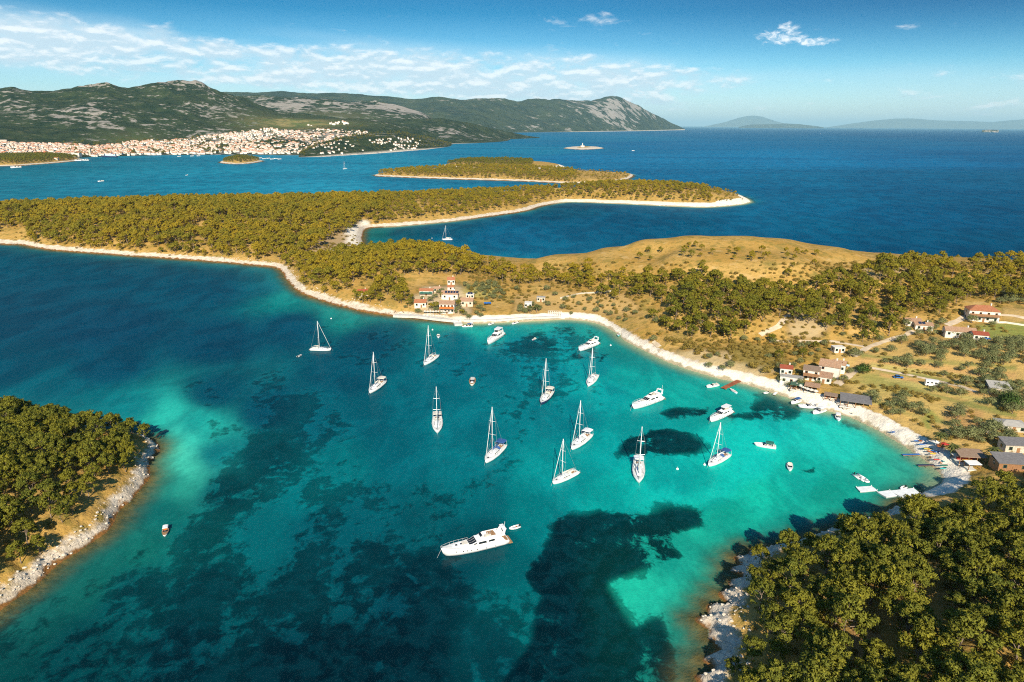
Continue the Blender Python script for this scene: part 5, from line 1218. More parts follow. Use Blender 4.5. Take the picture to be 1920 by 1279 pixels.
SB((692,735), (719,714), (698,660), 'white sailing yacht with a dinghy slung behind its stern, left of the wooden boat', bimini=True)
SB((794,683), (819,665), (801,610), 'white sailing yacht with three stays crossing the dark meadow, nearest the restaurant', bimini=False)
SB((820,812), (820,779), (818,725), 'white sailing yacht pointing its bow straight at the viewer beside the open blue water', bimini=True, canvas='cream_canvas', mbase=.66)
SB((909,866), (944,833), (917,763), 'white sailing yacht with blue canopy and boom cover in the middle of the bay', canvas='blue_canvas', cover='blue_canvas', bimini=True, mbase=.62)
SB((1013,758), (1034,732), (1023,672), 'dark blue hulled sailing yacht with white cabin in the middle of the bay', hullm='navy', bimini=True)
SB((1100,725), (1119,700), (1108,652), 'slim white sailing yacht just below the moored motor cruiser by the pebble beach', bimini=False, canvas='gelcoat')
SB((1069,842), (1107,812), (1083,751), 'white sailing yacht with broad white awning over its cockpit', canvas='gelcoat', bimini=True, cover='gelcoat')
SB((1036,904), (1082,882), (1054,823), 'white sailing yacht nearest the big motor yacht, with clean open deck', canvas='cream_canvas', mbase=.62)
SB((1198,905), (1197,863), (1203,800), 'white sailing yacht seen bow on in the pale turquoise shallows', bimini=True, canvas='gelcoat', mbase=.70)
SB((1328,871), (1365,850), (1347,792), 'white sailing yacht below the large dark seagrass patch at right', canvas='blue_canvas', bimini=True, cover='gelcoat')
SB((829,448), (848,448), (836,423), 'lone white sailing yacht anchored in the sheltered bay behind the wood', group=None, mbase=.62)
SB((640,317), (653,316), (646,301), 'lone white sailing yacht under way in the channel before the promontory', group=None)

def motoryacht(bow, stern, label, fly=True, arch=True, hardtop=False, canvas='gelcoat', masts=True, big=False, L0=None):
    c, rz, L = place(bow, stern, 1.4); L = L0 or L; o = thing('motor_yacht', c, rz, label, 'motor yacht', 'motor yachts at anchor in the bay')
    k = L/20; B = L*.24; X = lambda t: -L/2+L*t; sh = lambda t: (1.55+1.15*t**1.6)*k
    secs = hull_secs(L, B, sh, -.6, ([0, .2, .5, .75, .9, 1], [.90, .97, 1, .80, .46, .03]), 14, .88, .07)
    h = MB().loft(secs).build('hull', M['gelcoat'], o, True)
    bt_ = MB()
    for s in (1, -1): bt_.loft([[(q[2][0], s*(abs(q[2][1])+.03), .22*k), (q[2][0], s*(abs(q[2][1])+.03), -.05), (q[2][0], s*(abs(q[2][1])-.1), .1)] for q in secs[:-1]])
    bt_.build('waterline_stripe', M['navy'], h)
    ru = MB()
    for s in (1, -1): ru.loft([[(q[0][0], s*(abs(q[0][1])+.03), q[0][2]-.28*k), (q[0][0], s*(abs(q[0][1])+.03), q[0][2]-.36*k), (q[0][0], s*(abs(q[0][1])-.08), q[0][2]-.32*k)] for q in secs[:-1]])
    ru.build('rubbing_strake', M['wire'], h)
    for s in (1, -1):
        for t in (.50, .58, .64, .70, .80):
            j = min(int(t*14), 13); f = t*14-j; y = (abs(secs[j][0][1])*(1-f)+abs(secs[j+1][0][1])*f)*.965
            MB().tube((X(t), s*(y-.12), sh(t)*.62), (X(t), s*(y+.035), sh(t)*.62), .17*k, .17*k, 8).build('porthole', M['glass'], h)
    deck_slab(secs, .03, .95).build('deck', M['deck'], o)
    MB().box((X(.075), 0, sh(.07)+.04), (L*.13, B*.72, .06)).build('aft_deck', M['teak'], o)
    MB().box((X(-.025), 0, .42*k), (L*.065, B*.80, .16*k)).build('swim_platform', M['teak'], o)
    def sec(t, w, z0, z1, wt): return [(X(t), B/2*w, z0), (X(t), B/2*wt, z1), (X(t), -B/2*wt, z1), (X(t), -B/2*w, z0)]
    # long low trunk on the foredeck, then the saloon with its raked windscreen
    MB().loft([sec(.60, .62, sh(.6), sh(.6)+.75*k, .56), sec(.72, .50, sh(.72), sh(.72)+.45*k, .42), sec(.84, .26, sh(.84), sh(.84)+.14*k, .18)]).build('foredeck_trunk', M['gelcoat'], o, False)
    z0 = sh(.3); zt = z0+1.62*k
    body = [sec(.15, .80, sh(.15), zt-.05*k, .66), sec(.30, .82, z0, zt, .70), sec(.48, .80, sh(.48)-.05, zt, .66), sec(.545, .76, sh(.54), zt-.58*k, .62), sec(.62, .66, sh(.62), sh(.62)+.45*k, .56)]
    sa = MB().loft(body).build('saloon', M['gelcoat'], o)
    def lerp(a, b, f): return tuple(a[i]*(1-f)+b[i]*f for i in range(3))
    # windscreen in three panes
    A, D = body[2][1], body[2][2]; Bq, Cq = body[3][1], body[3][2]; E, G = body[4][1], body[4][2]
    up_ = .025
    for f0, f1 in ((.04, .32), (.345, .655), (.68, .96)):
        p0, p1 = lerp(A, D, f0), lerp(A, D, f1); q0, q1 = lerp(Bq, Cq, f0), lerp(Bq, Cq, f1); e0, e1 = lerp(E, G, f0), lerp(E, G, f1)
        p0, p1 = lerp(p0, q0, .12), lerp(p1, q1, .12); e0, e1 = lerp(q0, e0, .75), lerp(q1, e1, .75)
        w = MB(); w.quad(*[(a[0]+up_, a[1], a[2]+up_) for a in (p0, p1, q1, q0)]); w.quad(*[(a[0]+up_, a[1], a[2]+up_) for a in (q0, q1, e1, e0)]); w.build('windscreen', M['glass'], sa)
    for s in (1, -1):
        for t0, t1, zl, zh in ((.20, .32, .45, .80), (.335, .47, .42, .80)):
            def yy(t, f): return s*(B/2*(.815*(1-f)+.685*f)+.03)
            w = MB(); w.quad((X(t0), yy(t0, zl), z0+1.62*k*zl), (X(t1), yy(t1, zl), z0+1.62*k*zl), (X(t1-.012), yy(t1, zh), z0+1.62*k*zh), (X(t0+.02), yy(t0, zh), z0+1.62*k*zh)); w.build('window', M['glass'], sa)
        w = MB(); w.quad((X(.485), s*(B/2*.755+.03), z0+.85*k), (X(.56), s*(B/2*.70+.03), z0+.75*k), (X(.50), s*(B/2*.665+.03), z0+1.25*k)); w.build('window', M['glass'], sa)
        # long wing down to the aft deck
        MB().add([(X(.04), s*B*.46, sh(.04)), (X(.22), s*B*.45, sh(.2)), (X(.22), s*B*.36, zt-.1*k), (X(.12), s*B*.36, zt-.1*k), (X(.04), s*(B*.46-.12), sh(.04)), (X(.22), s*(B*.45-.12), sh(.2)), (X(.22), s*(B*.36-.12), zt-.1*k), (X(.12), s*(B*.36-.12), zt-.1*k)],
                 [(0,1,2,3),(7,6,5,4),(0,4,5,1),(1,5,6,2),(2,6,7,3),(3,7,4,0)]).build('wing', M['gelcoat'], sa)
    if fly:
        f = MB(); f.prism([(X(.06), -B*.36), (X(.40), -B*.36), (X(.47), -B*.24), (X(.47), B*.24), (X(.40), B*.36), (X(.06), B*.36)], zt+.01, zt+.14*k); fl = f.build('flybridge', M['gelcoat'], o)
        cm = MB(); ring = [(X(.14), -B*.34), (X(.36), -B*.34), (X(.435), -B*.22), (X(.435), B*.22), (X(.36), B*.34), (X(.14), B*.34)]
        for a, b in zip(ring, ring[1:]):
            cm.add([(a[0], a[1], zt+.14*k), (b[0], b[1], zt+.14*k), (b[0]-.2*k, b[1]*.95, zt+.75*k), (a[0]-.2*k, a[1]*.95, zt+.75*k), (a[0]*.985, a[1]*.93, zt+.14*k), (b[0]-.25*k, b[1]*.93, zt+.14*k), (b[0]-.35*k, b[1]*.90, zt+.75*k), (a[0]-.3*k, a[1]*.90, zt+.75*k)], [(0,1,2,3),(7,6,5,4),(0,4,5,1),(1,5,6,2),(2,6,7,3),(3,7,4,0)])
        cm.build('coaming', M['gelcoat'], fl)
        MB().add([(X(.425), -B*.2, zt+.76*k), (X(.425), B*.2, zt+.76*k), (X(.395), B*.19, zt+1.15*k), (X(.395), -B*.19, zt+1.15*k)], [(0,1,2,3)]).build('windscreen', M['glass'], fl)
        MB().box((X(.33), B*.14, zt+.5*k), (.9*k, .9*k, .7*k)).box((X(.31), B*.14, zt+1.0*k), (.2*k, .9*k, .6*k)).build('helm_seat', M['cream_canvas'], fl)
        MB().box((X(.22), 0, zt+.40*k), (1.1*k, B*.5, .45*k)).box((X(.26), -B*.2, zt+.40*k), (1.6*k, B*.12, .45*k)).build('sofa', M['teak' if big else 'cream_canvas'], fl)
        MB().box((X(.285), -B*.02, zt+.62*k), (.8*k, 1.0*k, .1*k)).box((X(.285), -B*.02, zt+.38*k), (.16*k, .16*k, .48*k)).build('table', M['teak'], fl)
    ztop = zt+(0.14*k if fly else 0)
    if arch:
        a = MB()
        for s in (1, -1): a.loft([[(X(.03)+dx, s*(B*.36-.0), ztop-.05), (X(.03)+dx, s*(B*.36-.16*k), ztop-.05), (X(.0+.08)+dx*.6-1.2*k, s*(B*.29-.14*k), ztop+1.55*k), (X(.08)+dx*.6-1.2*k, s*B*.29, ztop+1.55*k)] for dx in (0.8*k, 1.9*k)])
        a.box((X(.08)-.35*k, 0, ztop+1.62*k), (1.2*k, B*.60, .16*k)); ar = a.build('radar_arch', M['gelcoat'], o)
        MB().tube((X(.075)-.3*k, 0, ztop+1.7*k), (X(.075)-.3*k, 0, ztop+2.0*k), .32*k, .28*k, 10).build('radar_dome', M['gelcoat'], ar, True)
        if masts:
            MB().tube((X(.06), B*.2, ztop+1.7*k), (X(.05), B*.2, ztop+3.9*k), .07*k, .05*k, 5).build('antenna', M['alloy'], ar)
            MB().tube((X(.30), B*.35, ztop+.2*k), (X(.29), B*.35, ztop+2.7*k), .06*k, .04*k, 5).build('antenna', M['alloy'], o)
    if hardtop:
        ht = MB().prism([(X(.12), -B*.34), (X(.36), -B*.34), (X(.42), -B*.2), (X(.42), B*.2), (X(.36), B*.34), (X(.12), B*.34)], ztop+1.75*k, ztop+1.9*k).build('hardtop', M['gelcoat'], o)
        p_ = MB()
        for s in (1, -1): p_.tube((X(.15), s*B*.33, ztop), (X(.15), s*B*.32, ztop+1.78*k), .08*k); p_.tube((X(.40), s*B*.22, ztop+.6*k), (X(.37), s*B*.22, ztop+1.78*k), .06*k)
        p_.build('frame', M['alloy'], ht)
    for t in (.70, .775): MB().box((X(t), 0, sh(t)+(.50 if t < .73 else .34)*k), (.62*k, .62*k, .08*k)).build('hatch', M['glass'], o)
    MB().box((X(.65), 0, sh(.65)+.66*k), (1.7*k, B*.36, .12*k)).build('sunpad', M['cream_canvas'], o)
    ra = MB()
    for pts in rail_pts(secs, 8, 15, .75*k): ra.path(pts, .03, 4)
    for q in secs[8:]:
        for j in (0, 6): ra.tube((q[j][0], q[j][1]*.93, q[j][2]), (q[j][0], q[j][1]*.93, q[j][2]+.75*k), .025, .025, 4)
    ra.build('bow_rail', M['alloy'], o)
    MB().tube((X(1.0)-.1, 0, sh(1)-.3), (X(1.0)+1.5*k, .3, -.3), .035, .035, 4).build('anchor_chain', M['wire'], o)
    MB().tube((X(.055), 0, sh(.05)+.05), (X(.055), 0, sh(.05)+.5*k), .08).box((X(.055), 0, sh(.05)+.55*k), (1.0*k, B*.3, .08*k)).build('table', M['teak'], o)
    for s in (1, -1):
        fe = MB(); j = 5; 
        for t in (.22, .36): fe.tube((X(t), s*(B*.485+.12), sh(t)-.35*k), (X(t), s*(B*.485+.12), sh(t)-1.0*k), .16*k, .16*k, 7)
        fe.build('fender', M['rubber'], o)
    return o
motoryacht((827,1036), (950,1007), 'large white motor yacht with open flybridge in the foreground', big=True)
motoryacht((1185,763), (1240,743), 'white flybridge motor yacht above the dark seagrass, with two tall antennas')
motoryacht((1331,787), (1370,768), 'white motor yacht with white hardtop lying over the dark seagrass', hardtop=True, arch=False)
motoryacht((1085,655), (1120,641), 'smaller white motor yacht moored by the curved pebble beach', masts=False)
motoryacht((914,643), (941,624), 'white motor yacht with dark windows anchored off the restaurant quay', masts=False, hardtop=True, arch=False)

def openboat(bow, stern, label, kind='speedboat', canvas=None, hullm='gelcoat', floor='deck', group=None, L0=None, seats='cream_canvas', name=None, motor=True):
    c, rz, L = place(bow, stern, .5); L = L0 or min(max(L, 2.6), 11); nm = name or {'rib': 'inflatable_dinghy'}.get(kind, kind)
    o = thing(nm, c, rz, label, {'rib': 'dinghy', 'rowboat': 'rowing boat'}.get(kind, 'boat'), group); B = L*(.46 if kind == 'rib' else .36 if kind != 'rowboat' else .32); X = lambda t: -L/2+L*t; k = L/7
    if kind == 'rib':
        r_ = .22+.10*min(k, 1.4)/1.4; pts = [(X(-.02), B*.38, .3), (X(.55), B*.40, .32), (X(.8), B*.27, .38), (X(.95), B*.09, .46), (X(.95), -B*.09, .46), (X(.8), -B*.27, .38), (X(.55), -B*.40, .32), (X(-.02), -B*.38, .3)]
        MB().path(pts, r_, 9).build('tube', M[hullm if hullm != 'gelcoat' else 'gelcoat'], o, True)
        MB().prism([(X(.04), -B*.33), (X(.55), -B*.34), (X(.85), -B*.15), (X(.85), B*.15), (X(.55), B*.34), (X(.04), B*.33)], -.1, .2).build('floor', M['rubber'], o)
        MB().box((X(.3), 0, .42), (.32*k+.15, B*.55, .14)).build('seat', M[seats], o)
        if L > 4: MB().box((X(.5), 0, .6), (.6, .7, .8)).box((X(.53), 0, 1.1), (.1, .7, .35)).build('console', M['gelcoat'], o)
    else:
        sh = lambda t: (.75+.3*t*t)*max(k, .55); secs = hull_secs(L, B, sh, -.35, ([0, .2, .5, .75, .9, 1], [.86, .95, 1, .82, .5, .04]) if kind != 'rowboat' else ([0, .15, .5, .8, 1], [.45, .8, 1, .7, .04]), 10, .9, .06)
        MB().loft(secs).build('hull', M[hullm], o, True)
        r = MB()
        for s in (0, 6): r.path([(q[s][0], q[s][1]*.97, q[s][2]+.02) for q in secs], .07, 5)
        r.build('gunwale', M['teak' if floor == 'teak' else 'gelcoat'], o)
        if kind == 'rowboat':
            deck_slab(secs, .02, .86).build('floor', M[floor], o)
            for t in (.3, .55, .78): MB().box((X(t), 0, sh(t)+.10), (.28, B*.8, .06)).build('seat', M['timber'], o)
        else:
            deck_slab(secs, .03, .93).build('deck', M['deck' if floor != 'teak' else 'teak'], o)
            MB().prism([(X(.06), -B*.34), (X(.52), -B*.36), (X(.56), 0), (X(.52), B*.36), (X(.06), B*.34)], sh(.3)+.06, sh(.3)+.12).build('cockpit_floor', M[floor if floor == 'teak' else 'grey_deck'], o)
            for t in (.12, .40): MB().box((X(t), 0, sh(t)+.28*k), (.5*k, B*.6, .40*k)).box((X(t)-.22*k, 0, sh(t)+.5*k), (.12*k, B*.6, .3*k)).build('seat', M[seats], o)
            MB().add([(X(.56), -B*.38, sh(.5)+.1), (X(.62), -B*.2, sh(.5)+.12), (X(.62), B*.2, sh(.5)+.12), (X(.56), B*.38, sh(.5)+.1), (X(.52), B*.34, sh(.5)+.65*k), (X(.57), B*.18, sh(.5)+.68*k), (X(.57), -B*.18, sh(.5)+.68*k), (X(.52), -B*.34, sh(.5)+.65*k)], [(0,1,6,7),(1,2,5,6),(2,3,4,5)]).build('windscreen', M['glass'], o)
            if kind == 'cuddy boat' or L > 6.5: MB().box((X(.70), 0, sh(.7)+.12*k), (L*.18, B*.42, .22*k), 0, .8).build('cabin', M['gelcoat'], o)
            if canvas:
                bi = MB().loft([[(X(t), B*.42*math.cos(a), sh(.3)+1.15*max(k, .8)+.22*math.sin(a)) for a in np.linspace(0, math.pi, 7)]+[(X(t), -B*.4, sh(.3)+1.1*max(k, .8)), (X(t), B*.4, sh(.3)+1.1*max(k, .8))] for t in (.12, .3, .48)]).build('bimini', M[canvas], o)
                f = MB()
                for t in (.13, .47):
                    for s in (1, -1): f.tube((X(t), s*B*.41, sh(.3)), (X(t), s*B*.41, sh(.3)+1.15*max(k, .8)), .03)
                f.build('frame', M['alloy'], bi)
    if motor: MB().box((X(-.045), 0, .75 if kind != 'rib' else .62), (.38, .34, .5)).box((X(-.045), 0, .2), (.16, .12, .8)).build('outboard_motor', M['black'], o)
    return o
OB = openboat
OB((884,727), (887,707), 'broad wooden excursion boat with brown deck floating alone mid bay', floor='teak', hullm='cream_canvas', seats='rubber', L0=9.0, motor=False, name='excursion_boat')
OB((1414,833), (1455,839), 'white speedboat with dark green canopy in the turquoise shallows', canvas='green_canvas', motor=False)
OB((1481,886), (1481,866), 'small white speedboat above a dark weed streak in the turquoise shallows', L0=6.0)
OB((1630,905), (1603,888), 'white inflatable boat with white console off the floating docks', 'rib', L0=6.6)
OB((308,1007), (312,986), 'small white and tan boat alone off the left islet', canvas='gelcoat', seats='orange', L0=5.2, floor='teak')
OB((955,991), (974,985), 'white tender floating just behind the large motor yacht', 'rib', L0=3.6, seats='orange')
OB((567,664), (556,669), 'little grey dinghy trailing left of the side on sailing yacht', 'rib', L0=3.4, hullm='rubber')
OB((722,712), (714,716), 'dinghy hanging close behind the yacht left of the wooden boat', 'rib', L0=3.0, hullm='rubber')
OB((822,637), (822,624), 'small white motorboat beside the yacht nearest the restaurant', L0=5.5)
OB((995,641), (1007,632), 'little white boat with navy bow alone off the palms', hullm='navy', L0=5.0)
OB((1323,726), (1348,721), 'white motorboat lying left of the rusty jetty', L0=7.2, motor=False)
OB((1367,728), (1384,738), 'pale teal rowing boat tied to the rusty jetty', 'rowboat', hullm='paleblue', L0=5.2, motor=False)
OB((1432,737), (1440,735), 'tiny white dinghy between the rusty jetty and the beached boats', 'rib', L0=2.8)
OB((1482,757), (1502,750), 'white motorboat with dark cockpit, leftmost of the four moored off the beach houses', canvas='blue_canvas', L0=7.0)
OB((1499,762), (1532,763), 'long white speedboat, second from left of the four moored off the beach houses', L0=9.0)
OB((1522,776), (1548,768), 'white cabin boat, third of the four moored off the beach houses', L0=8.0, canvas='gelcoat')
OB((1573,791), (1570,776), 'white motorboat moored apart below the timber pavilion', L0=6.6, canvas='gelcoat')
OB((866,612), (886,611), 'flat blue and white boat alongside the stone jetty', hullm='gelcoat', L0=7.0, floor='teak', canvas='blue_canvas', motor=False)
OB((884,614), (884,606), 'squat white motorboat moored stern to the jetty end', L0=6.5, canvas='gelcoat')
OB((915,609), (926,605), 'small white motorboat by the pale quay, right of the jetty', L0=5.5)
OB((960,607), (971,604), 'small white motorboat below the cube house quay', L0=5.5)
OB((1157,632), (1164,623), 'turquoise boat pulled up on the pebble beach', hullm='teal', L0=6.0, motor=False)
OB((1165,622), (1186,624), 'long white boat drawn up beside the turquoise boat', L0=8.0, motor=False)
OB((1688,917), (1699,911), 'little white dinghy tied to the white floating dock', 'rib', L0=3.2)
OB((186,340.4), (192,340), 'white motorboat heading across the channel, farther left of the two', L0=13, group=None)
OB((348,329), (352,328.5), 'small white motorboat crossing the channel below the far town', L0=9)
OB((22,315), (38,314.4), 'long white motorboat moored by the wooded islet before the far town', L0=26, motor=False)
for i, (x_, y_, l_) in enumerate([(1187,283,'white speck of a motorboat on the open sea beyond the lighthouse rock'),(1314,249.5,'tiny white boat far out on the open sea, left of two'),(1538,251.5,'tiny white boat far out on the open sea below the distant island'),(1397,241.8,'faint white sail boat near the horizon')]):
    OB((x_-1.4, y_), (x_+1.4, y_-.05), l_, L0=16+6*i, motor=False)
# the dark ship and the ferry berthed by the far town
o = thing('ship', P(205, 295.3), math.pi+.05, 'big dark hulled ship with pale upper decks berthed at the far town', 'ship')
sc = hull_secs(56, 11, lambda t: 5+2.5*t*t, -1); MB().loft(sc).build('hull', M['navy'], o, True)
MB().box((-6, 0, 7.5), (36, 9, 4.5), 0, .95).build('deckhouse', M['paleblue'], o); MB().box((-4, 0, 11), (22, 7.5, 2.8), 0, .92).build('bridge', M['gelcoat'], o); MB().box((-10, 0, 13.5), (4, 4, 4), 0, .8).build('funnel', M['navy'], o)
for i, (x_, y_) in enumerate([(146,301.5),(160,301)]): OB((x_-7, y_), (x_+7, y_), ['white excursion boat moored at the islet tip before the far town','pale blue excursion boat moored right of the islet tip'][i], L0=24, motor=False, canvas='paleblue')
MAR = [(480,297),(488,296.5),(495,298),(503,297),(510,298.5),(517,297.5),(524,298.5),(360,292.8),(372,292.6),(336,293.5),(470,294)]
for i, (x_, y_) in enumerate(MAR):
    OB((x_-3, y_+.2), (x_+3, y_), 'white boat in the small marina '+('beside the islet before the far town' if x_ > 450 else 'along the far waterfront'), L0=14, motor=False, group='boats along the far waterfront')

# ------------------------------------------------------------------ things on the shore and afloat
def slab(name, poly, z0, z1, m_, label, cat, extra=None):
    q = [P(a, b, z1)[:2] for a, b in poly]; c = np.mean(q, 0); o = thing(name, (c[0], c[1], 0), 0, label, cat)
    l_ = [(a[0]-c[0], a[1]-c[1]) for a in q]
    MB().prism(l_, z1-.18, z1).build('deck', M[m_], o); MB().prism([(a*.97, b*.97) for a, b in l_], z0, z1-.2).build('float', M['rubber'], o)
    for a, b in l_[:4]: MB().tube((a*.98, b*.98, z1), (a*.98, b*.98, z1+.35), .09, .09, 7).build('bollard', M['alloy'], o)
    return o
slab('floating_dock', [(1605,913),(1634,911),(1645,919),(1613,922)], -.2, .5, 'plank', 'small pale floating dock, nearest the inflatable boat', 'floating dock')
slab('floating_dock', [(1645,922),(1668,919),(1682,929),(1662,932)], -.2, .5, 'plank', 'narrow pale floating dock joining the small and the large one', 'floating dock')
slab('floating_dock', [(1668,920),(1713,915),(1726,925),(1706,934),(1690,931)], -.2, .55, 'plank', 'large pale floating dock against the headland shore', 'floating dock')
def pier(pts, w, z, m_, label, name='jetty', posts=5):
    a, b = P(*pts[0], z), P(*pts[1], z); d = b-a; L = float(np.hypot(d[0], d[1])); o = thing(name, (a[0], a[1], 0), math.atan2(d[1], d[0]), label, name.replace('_', ' '))
    bd = MB(); n = max(int(L/.5), 4)
    for i in range(n): bd.box(((i+.5)*L/n, 0, z), (L/n*.9, w, .12))
    bd.build('decking', M[m_], o)
    for i in range(posts):
        for s in (1, -1): MB().tube((L*(i+.3)/posts, s*w*.42, -1.5), (L*(i+.3)/posts, s*w*.42, z-.06), .12, .12, 7).build('post', M['timber'], o)
    for s in (1, -1): MB().box((L/2, s*w*.42, z-.16), (L, .14, .18)).build('beam', M['timber'], o)
pier([(1356,728),(1393,710)], 2.6, .7, 'rust_wood', 'rust brown wooden jetty between the white boat and the pebble beach', posts=6)
pier([(1692,852.5),(1727,851.5)], 1.0, .45, 'blue', 'dark blue pontoon jetty reaching out from the kayak beach, farther of the two', posts=4)
pier([(1720,872),(1815,871)], 1.0, .5, 'navy', 'long dark pontoon jetty crossing the sand to the small canopy', posts=8)
pier([(1451,740),(1463,729)], 1.2, .5, 'plank', 'narrow grey gangway from the beach beside the tiny dinghy', posts=3)
KY = [(1723,828,'blue','blue kayak beached farthest left under the palm'),(1731,834,'blue','second blue kayak on the sand by the palm'),(1738,842,'green_canvas','green kayak on the sand before the bar'),(1742,843,'yellow','yellow kayak beside the green one'),
      (1749,849,'orange','orange kayak in the middle of the kayak row'),(1753,852,'yellow','second yellow kayak next to the orange one'),(1756,848,'blue','blue kayak behind the orange one'),(1760,863,'red','red kayak close to the long pontoon'),(1773,874,'green_canvas','green kayak just past the long pontoon'),(1771,879,'teal','teal kayak nearest the headland wood')]
for x_, y_, m_, l_ in KY:
    o = thing('kayak', PT(x_, y_)+np.array([0, 0, .15]), random.uniform(2.5, 3.4), l_, 'kayak', 'kayaks on the sand by the bar')
    sc = hull_secs(4.0, .85, lambda t: .28+.12*abs(t-.5)*2, -.05, ([0, .3, .5, .7, 1], [.05, .8, 1, .8, .04]), 8, .9, .02); MB().loft(sc).build('hull', M[m_], o, True)
    MB().box((-.2, 0, .36), (1.0, .5, .06)).build('seat', M['black'], o); 
def parasol(px, py, m_, label, group, r_=1.6):
    o = thing('parasol', PT(px, py), 0, label, 'parasol', group); MB().tube((0, 0, -.3), (0, 0, 2.5), .05).build('pole', M['alloy'], o)
    n = 8; b = MB(); b.add([(r_*math.cos(2*math.pi*i/n), r_*math.sin(2*math.pi*i/n), 2.15) for i in range(n)]+[(0, 0, 2.75)]+[(r_*.97*math.cos(2*math.pi*i/n), r_*.97*math.sin(2*math.pi*i/n), 2.05) for i in range(n)], [(i, (i+1) % n, n) for i in range(n)]+[(n+1+i, n+1+(i+1) % n, (i+1) % n, i) for i in range(n)]); b.build('canopy', M[m_], o)
def lounger(px, py, rz, label, group, m_='sunbed'):
    o = thing('sun_lounger', PT(px, py), rz, label, 'sun lounger', group); MB().box((0, 0, .36), (1.3, .65, .1)).build('seat', M[m_], o)
    MB().add([(.65, -.32, .31), (.65, .32, .31), (1.15, .32, .75), (1.15, -.32, .75), (.6, -.32, .41), (.6, .32, .41), (1.1, .32, .85), (1.1, -.32, .85)], [(3,2,1,0),(4,5,6,7),(0,1,5,4),(1,2,6,5),(2,3,7,6),(3,0,4,7)]).build('backrest', M[m_], o)
    for x in (-.55, .55):
        for y in (-.27, .27): MB().box((x, y, .13), (.07, .07, .4)).build('leg', M['timber'], o)
for i in range(9): parasol(797+5.2*i, 589.5+.5*(i % 2), 'cream_canvas', 'cream parasol in the row on the restaurant terrace by the water', 'parasols on the restaurant terrace', 1.1)
for i in range(7): lounger(795+6*i, 593+.3*i, 1.6, 'pale sun lounger in the row at the edge of the restaurant terrace', 'sun loungers on the restaurant terrace')
for i, (x_, y_) in enumerate([(729,588),(734,590),(740,586),(750,588),(756,586),(746,592)]): lounger(x_, y_, .5*i, 'sun lounger scattered on the rocks left of the terrace', 'sun loungers on the rocks', 'sunbed' if i % 2 else 'timber')
for i, (x_, y_) in enumerate([(1493,728),(1500,731),(1506,734),(1513,737),(1520,739),(1528,741)]): parasol(x_, y_, 'cream_canvas', 'cream parasol over the tables in front of the white beach restaurant', 'parasols of the beach restaurant', 1.3)
for i, (x_, y_) in enumerate([(1560,752),(1572,757),(1585,768),(1600,776)]): lounger(x_, y_, 2+.4*i, 'pale sun lounger on the sand before the timber pavilion', 'sun loungers before the pavilion')
for i, (x_, y_, m_, l_) in enumerate([(1762,846,'orange','orange parasol on the sand between the two palms'),(1770,842,'red','red parasol just left of the bar palm'),(1753,838,'sunbed','white parasol by the leftmost palm'),(1790,862,'cream_canvas','cream parasol before the brown roofed bar')]): parasol(x_, y_, m_, l_, None, 1.5)
for i, (x_, y_) in enumerate([(1674,812),(1676,811),(1726,828),(1745,858),(1764,869),(1768,866)]): lounger(x_, y_, 3+.3*i, 'sun lounger on the open sand '+('left of the kayaks' if i < 2 else 'among the kayaks'), 'sun loungers on the kayak beach', ['blue','blue','orange','timber','orange','teal'][i])
# car, camper, tarps
o = thing('parked_car', PT(1684, 709), -.25, 'blue car parked on the dry field beside the track', 'car')
b = MB(); b.loft([[(x, -.85, .35), (x, -.85, .75), (x, .85, .75), (x, .85, .35)] for x in (-2.1, 2.1)]); b.build('body', M['blue'], o)
MB().loft([[(-1.7, -.8, .75), (1.1, -.8, .75), (1.1, .8, .75), (-1.7, .8, .75)], [(-1.3, -.65, 1.42), (.4, -.65, 1.42), (.4, .65, 1.42), (-1.3, .65, 1.42)]]).build('cabin', M['glass'], o); MB().box((-.45, 0, 1.46), (1.75, 1.34, .06)).build('roof', M['blue'], o)
for x in (-1.3, 1.3):
    for y in (-.8, .8): MB().tube((x, y-.11, .33), (x, y+.11, .33), .33, .33, 12).build('wheel', M['black'], o)
o = thing('camper_van', PT(1746, 724), -.3, 'white camper van with blue front cover parked by the track', 'camper van')
MB().box((0, 0, 1.75), (5.6, 2.2, 2.5), 0, .96).build('body', M['gelcoat'], o); MB().box((3.3, 0, 1.15), (1.3, 2.0, 1.3), 0, .85).build('cab', M['blue'], o)
for x in (-1.9, -.2, 1.4): MB().box((x, -1.085, 2.0), (.9, .04, .6)).build('window', M['glass'], o)
for x in (-1.8, 2.9):
    for y in (-1, 1): MB().tube((x, y-.12, .38), (x, y+.12, .38), .38, .38, 12).build('wheel', M['black'], o)
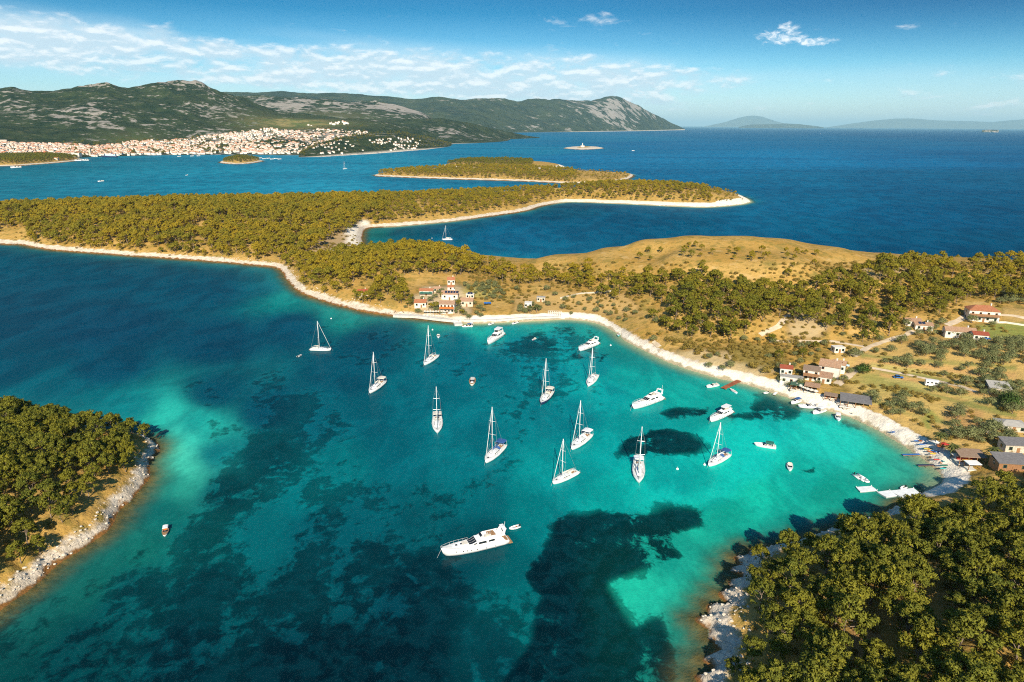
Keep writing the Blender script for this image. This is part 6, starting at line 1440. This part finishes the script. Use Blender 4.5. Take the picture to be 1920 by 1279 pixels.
def tarp(px, py, w, d, m_, rz, label):
    o = thing('tarpaulin', PT(px, py), rz, label, 'tarpaulin'); b = MB(); b.loft([[(-w/2+w*i/6, -d/2, 1.5+.12*math.sin(i*2.1)), (-w/2+w*i/6, 0, 2.0+.1*math.cos(i*1.7)), (-w/2+w*i/6, d/2, 1.6+.1*math.sin(i*1.3)), (-w/2+w*i/6, d/2, 1.54+.1*math.sin(i*1.3)), (-w/2+w*i/6, -d/2, 1.44+.12*math.sin(i*2.1))] for i in range(7)]); b.build('sheet', M[m_], o)
    for x in (-w/2, w/2):
        for y in (-d/2, d/2): MB().tube((x*.95, y*.95, -.4), (x*.95, y*.95, 1.5), .05).build('pole', M['timber'], o)
tarp(914, 572, 4.8, 3, 'blue', .1, 'blue tarpaulin stretched in the olive terrace right of the cream house')
tarp(1850, 640, 3, 2.4, 'blue', -.3, 'small blue tarpaulin against the red roofed house')
tarp(1585, 690, 3.4, 2.4, 'paleblue', -.5, 'pale blue tarpaulin behind the big gabled beach house')
for i, (x_, y_, m_) in enumerate([(621,598,'gelcoat'),(811,619,'gelcoat'),(1321,872,'gelcoat'),(1270,880,'gelcoat'),(810,447,'gelcoat'),(1145,648,'gelcoat')]):
    o = thing('mooring_buoy', P(x_, y_), 0, 'white mooring buoy '+['off the dark wood left of the bay','beside the yacht nearest the restaurant','at the bow of the yacht below the big seagrass patch','floating above the large dark seagrass edge','left of the lone yacht in the sheltered bay','right of the moored cruiser by the pebble beach'][i], 'buoy')
    MB().loft([[(r_*math.cos(a), r_*math.sin(a), z) for a in np.linspace(0, 6.283, 9)[:-1]] for r_, z in ((.2, -.3), (.5, 0), (.55, .2), (.35, .5), (.08, .6))]).build('float', M[m_], o, True); MB().tube((0, 0, .55), (0, 0, 1.0), .05).build('pole', M['alloy'], o)

# ------------------------------------------------------------------ the air
hz = bpy.data.materials.new('haze_air'); hz.use_nodes = True; t = NT(hz.node_tree)
pv = t.n('ShaderNodeVolumePrincipled', {'Color': (.50, .83, 1.0), 'Density': HAZE if 'HAZE' in globals() else 1.6e-5, 'Anisotropy': -0.1})
ho = t.n('ShaderNodeOutputMaterial'); t.nt.links.new(pv.outputs[0], ho.inputs['Volume'])
b = MB().box((0, 220000, 690), (900000, 480000, 1400)); o = b.build('haze', hz); tag(o, kind='stuff')
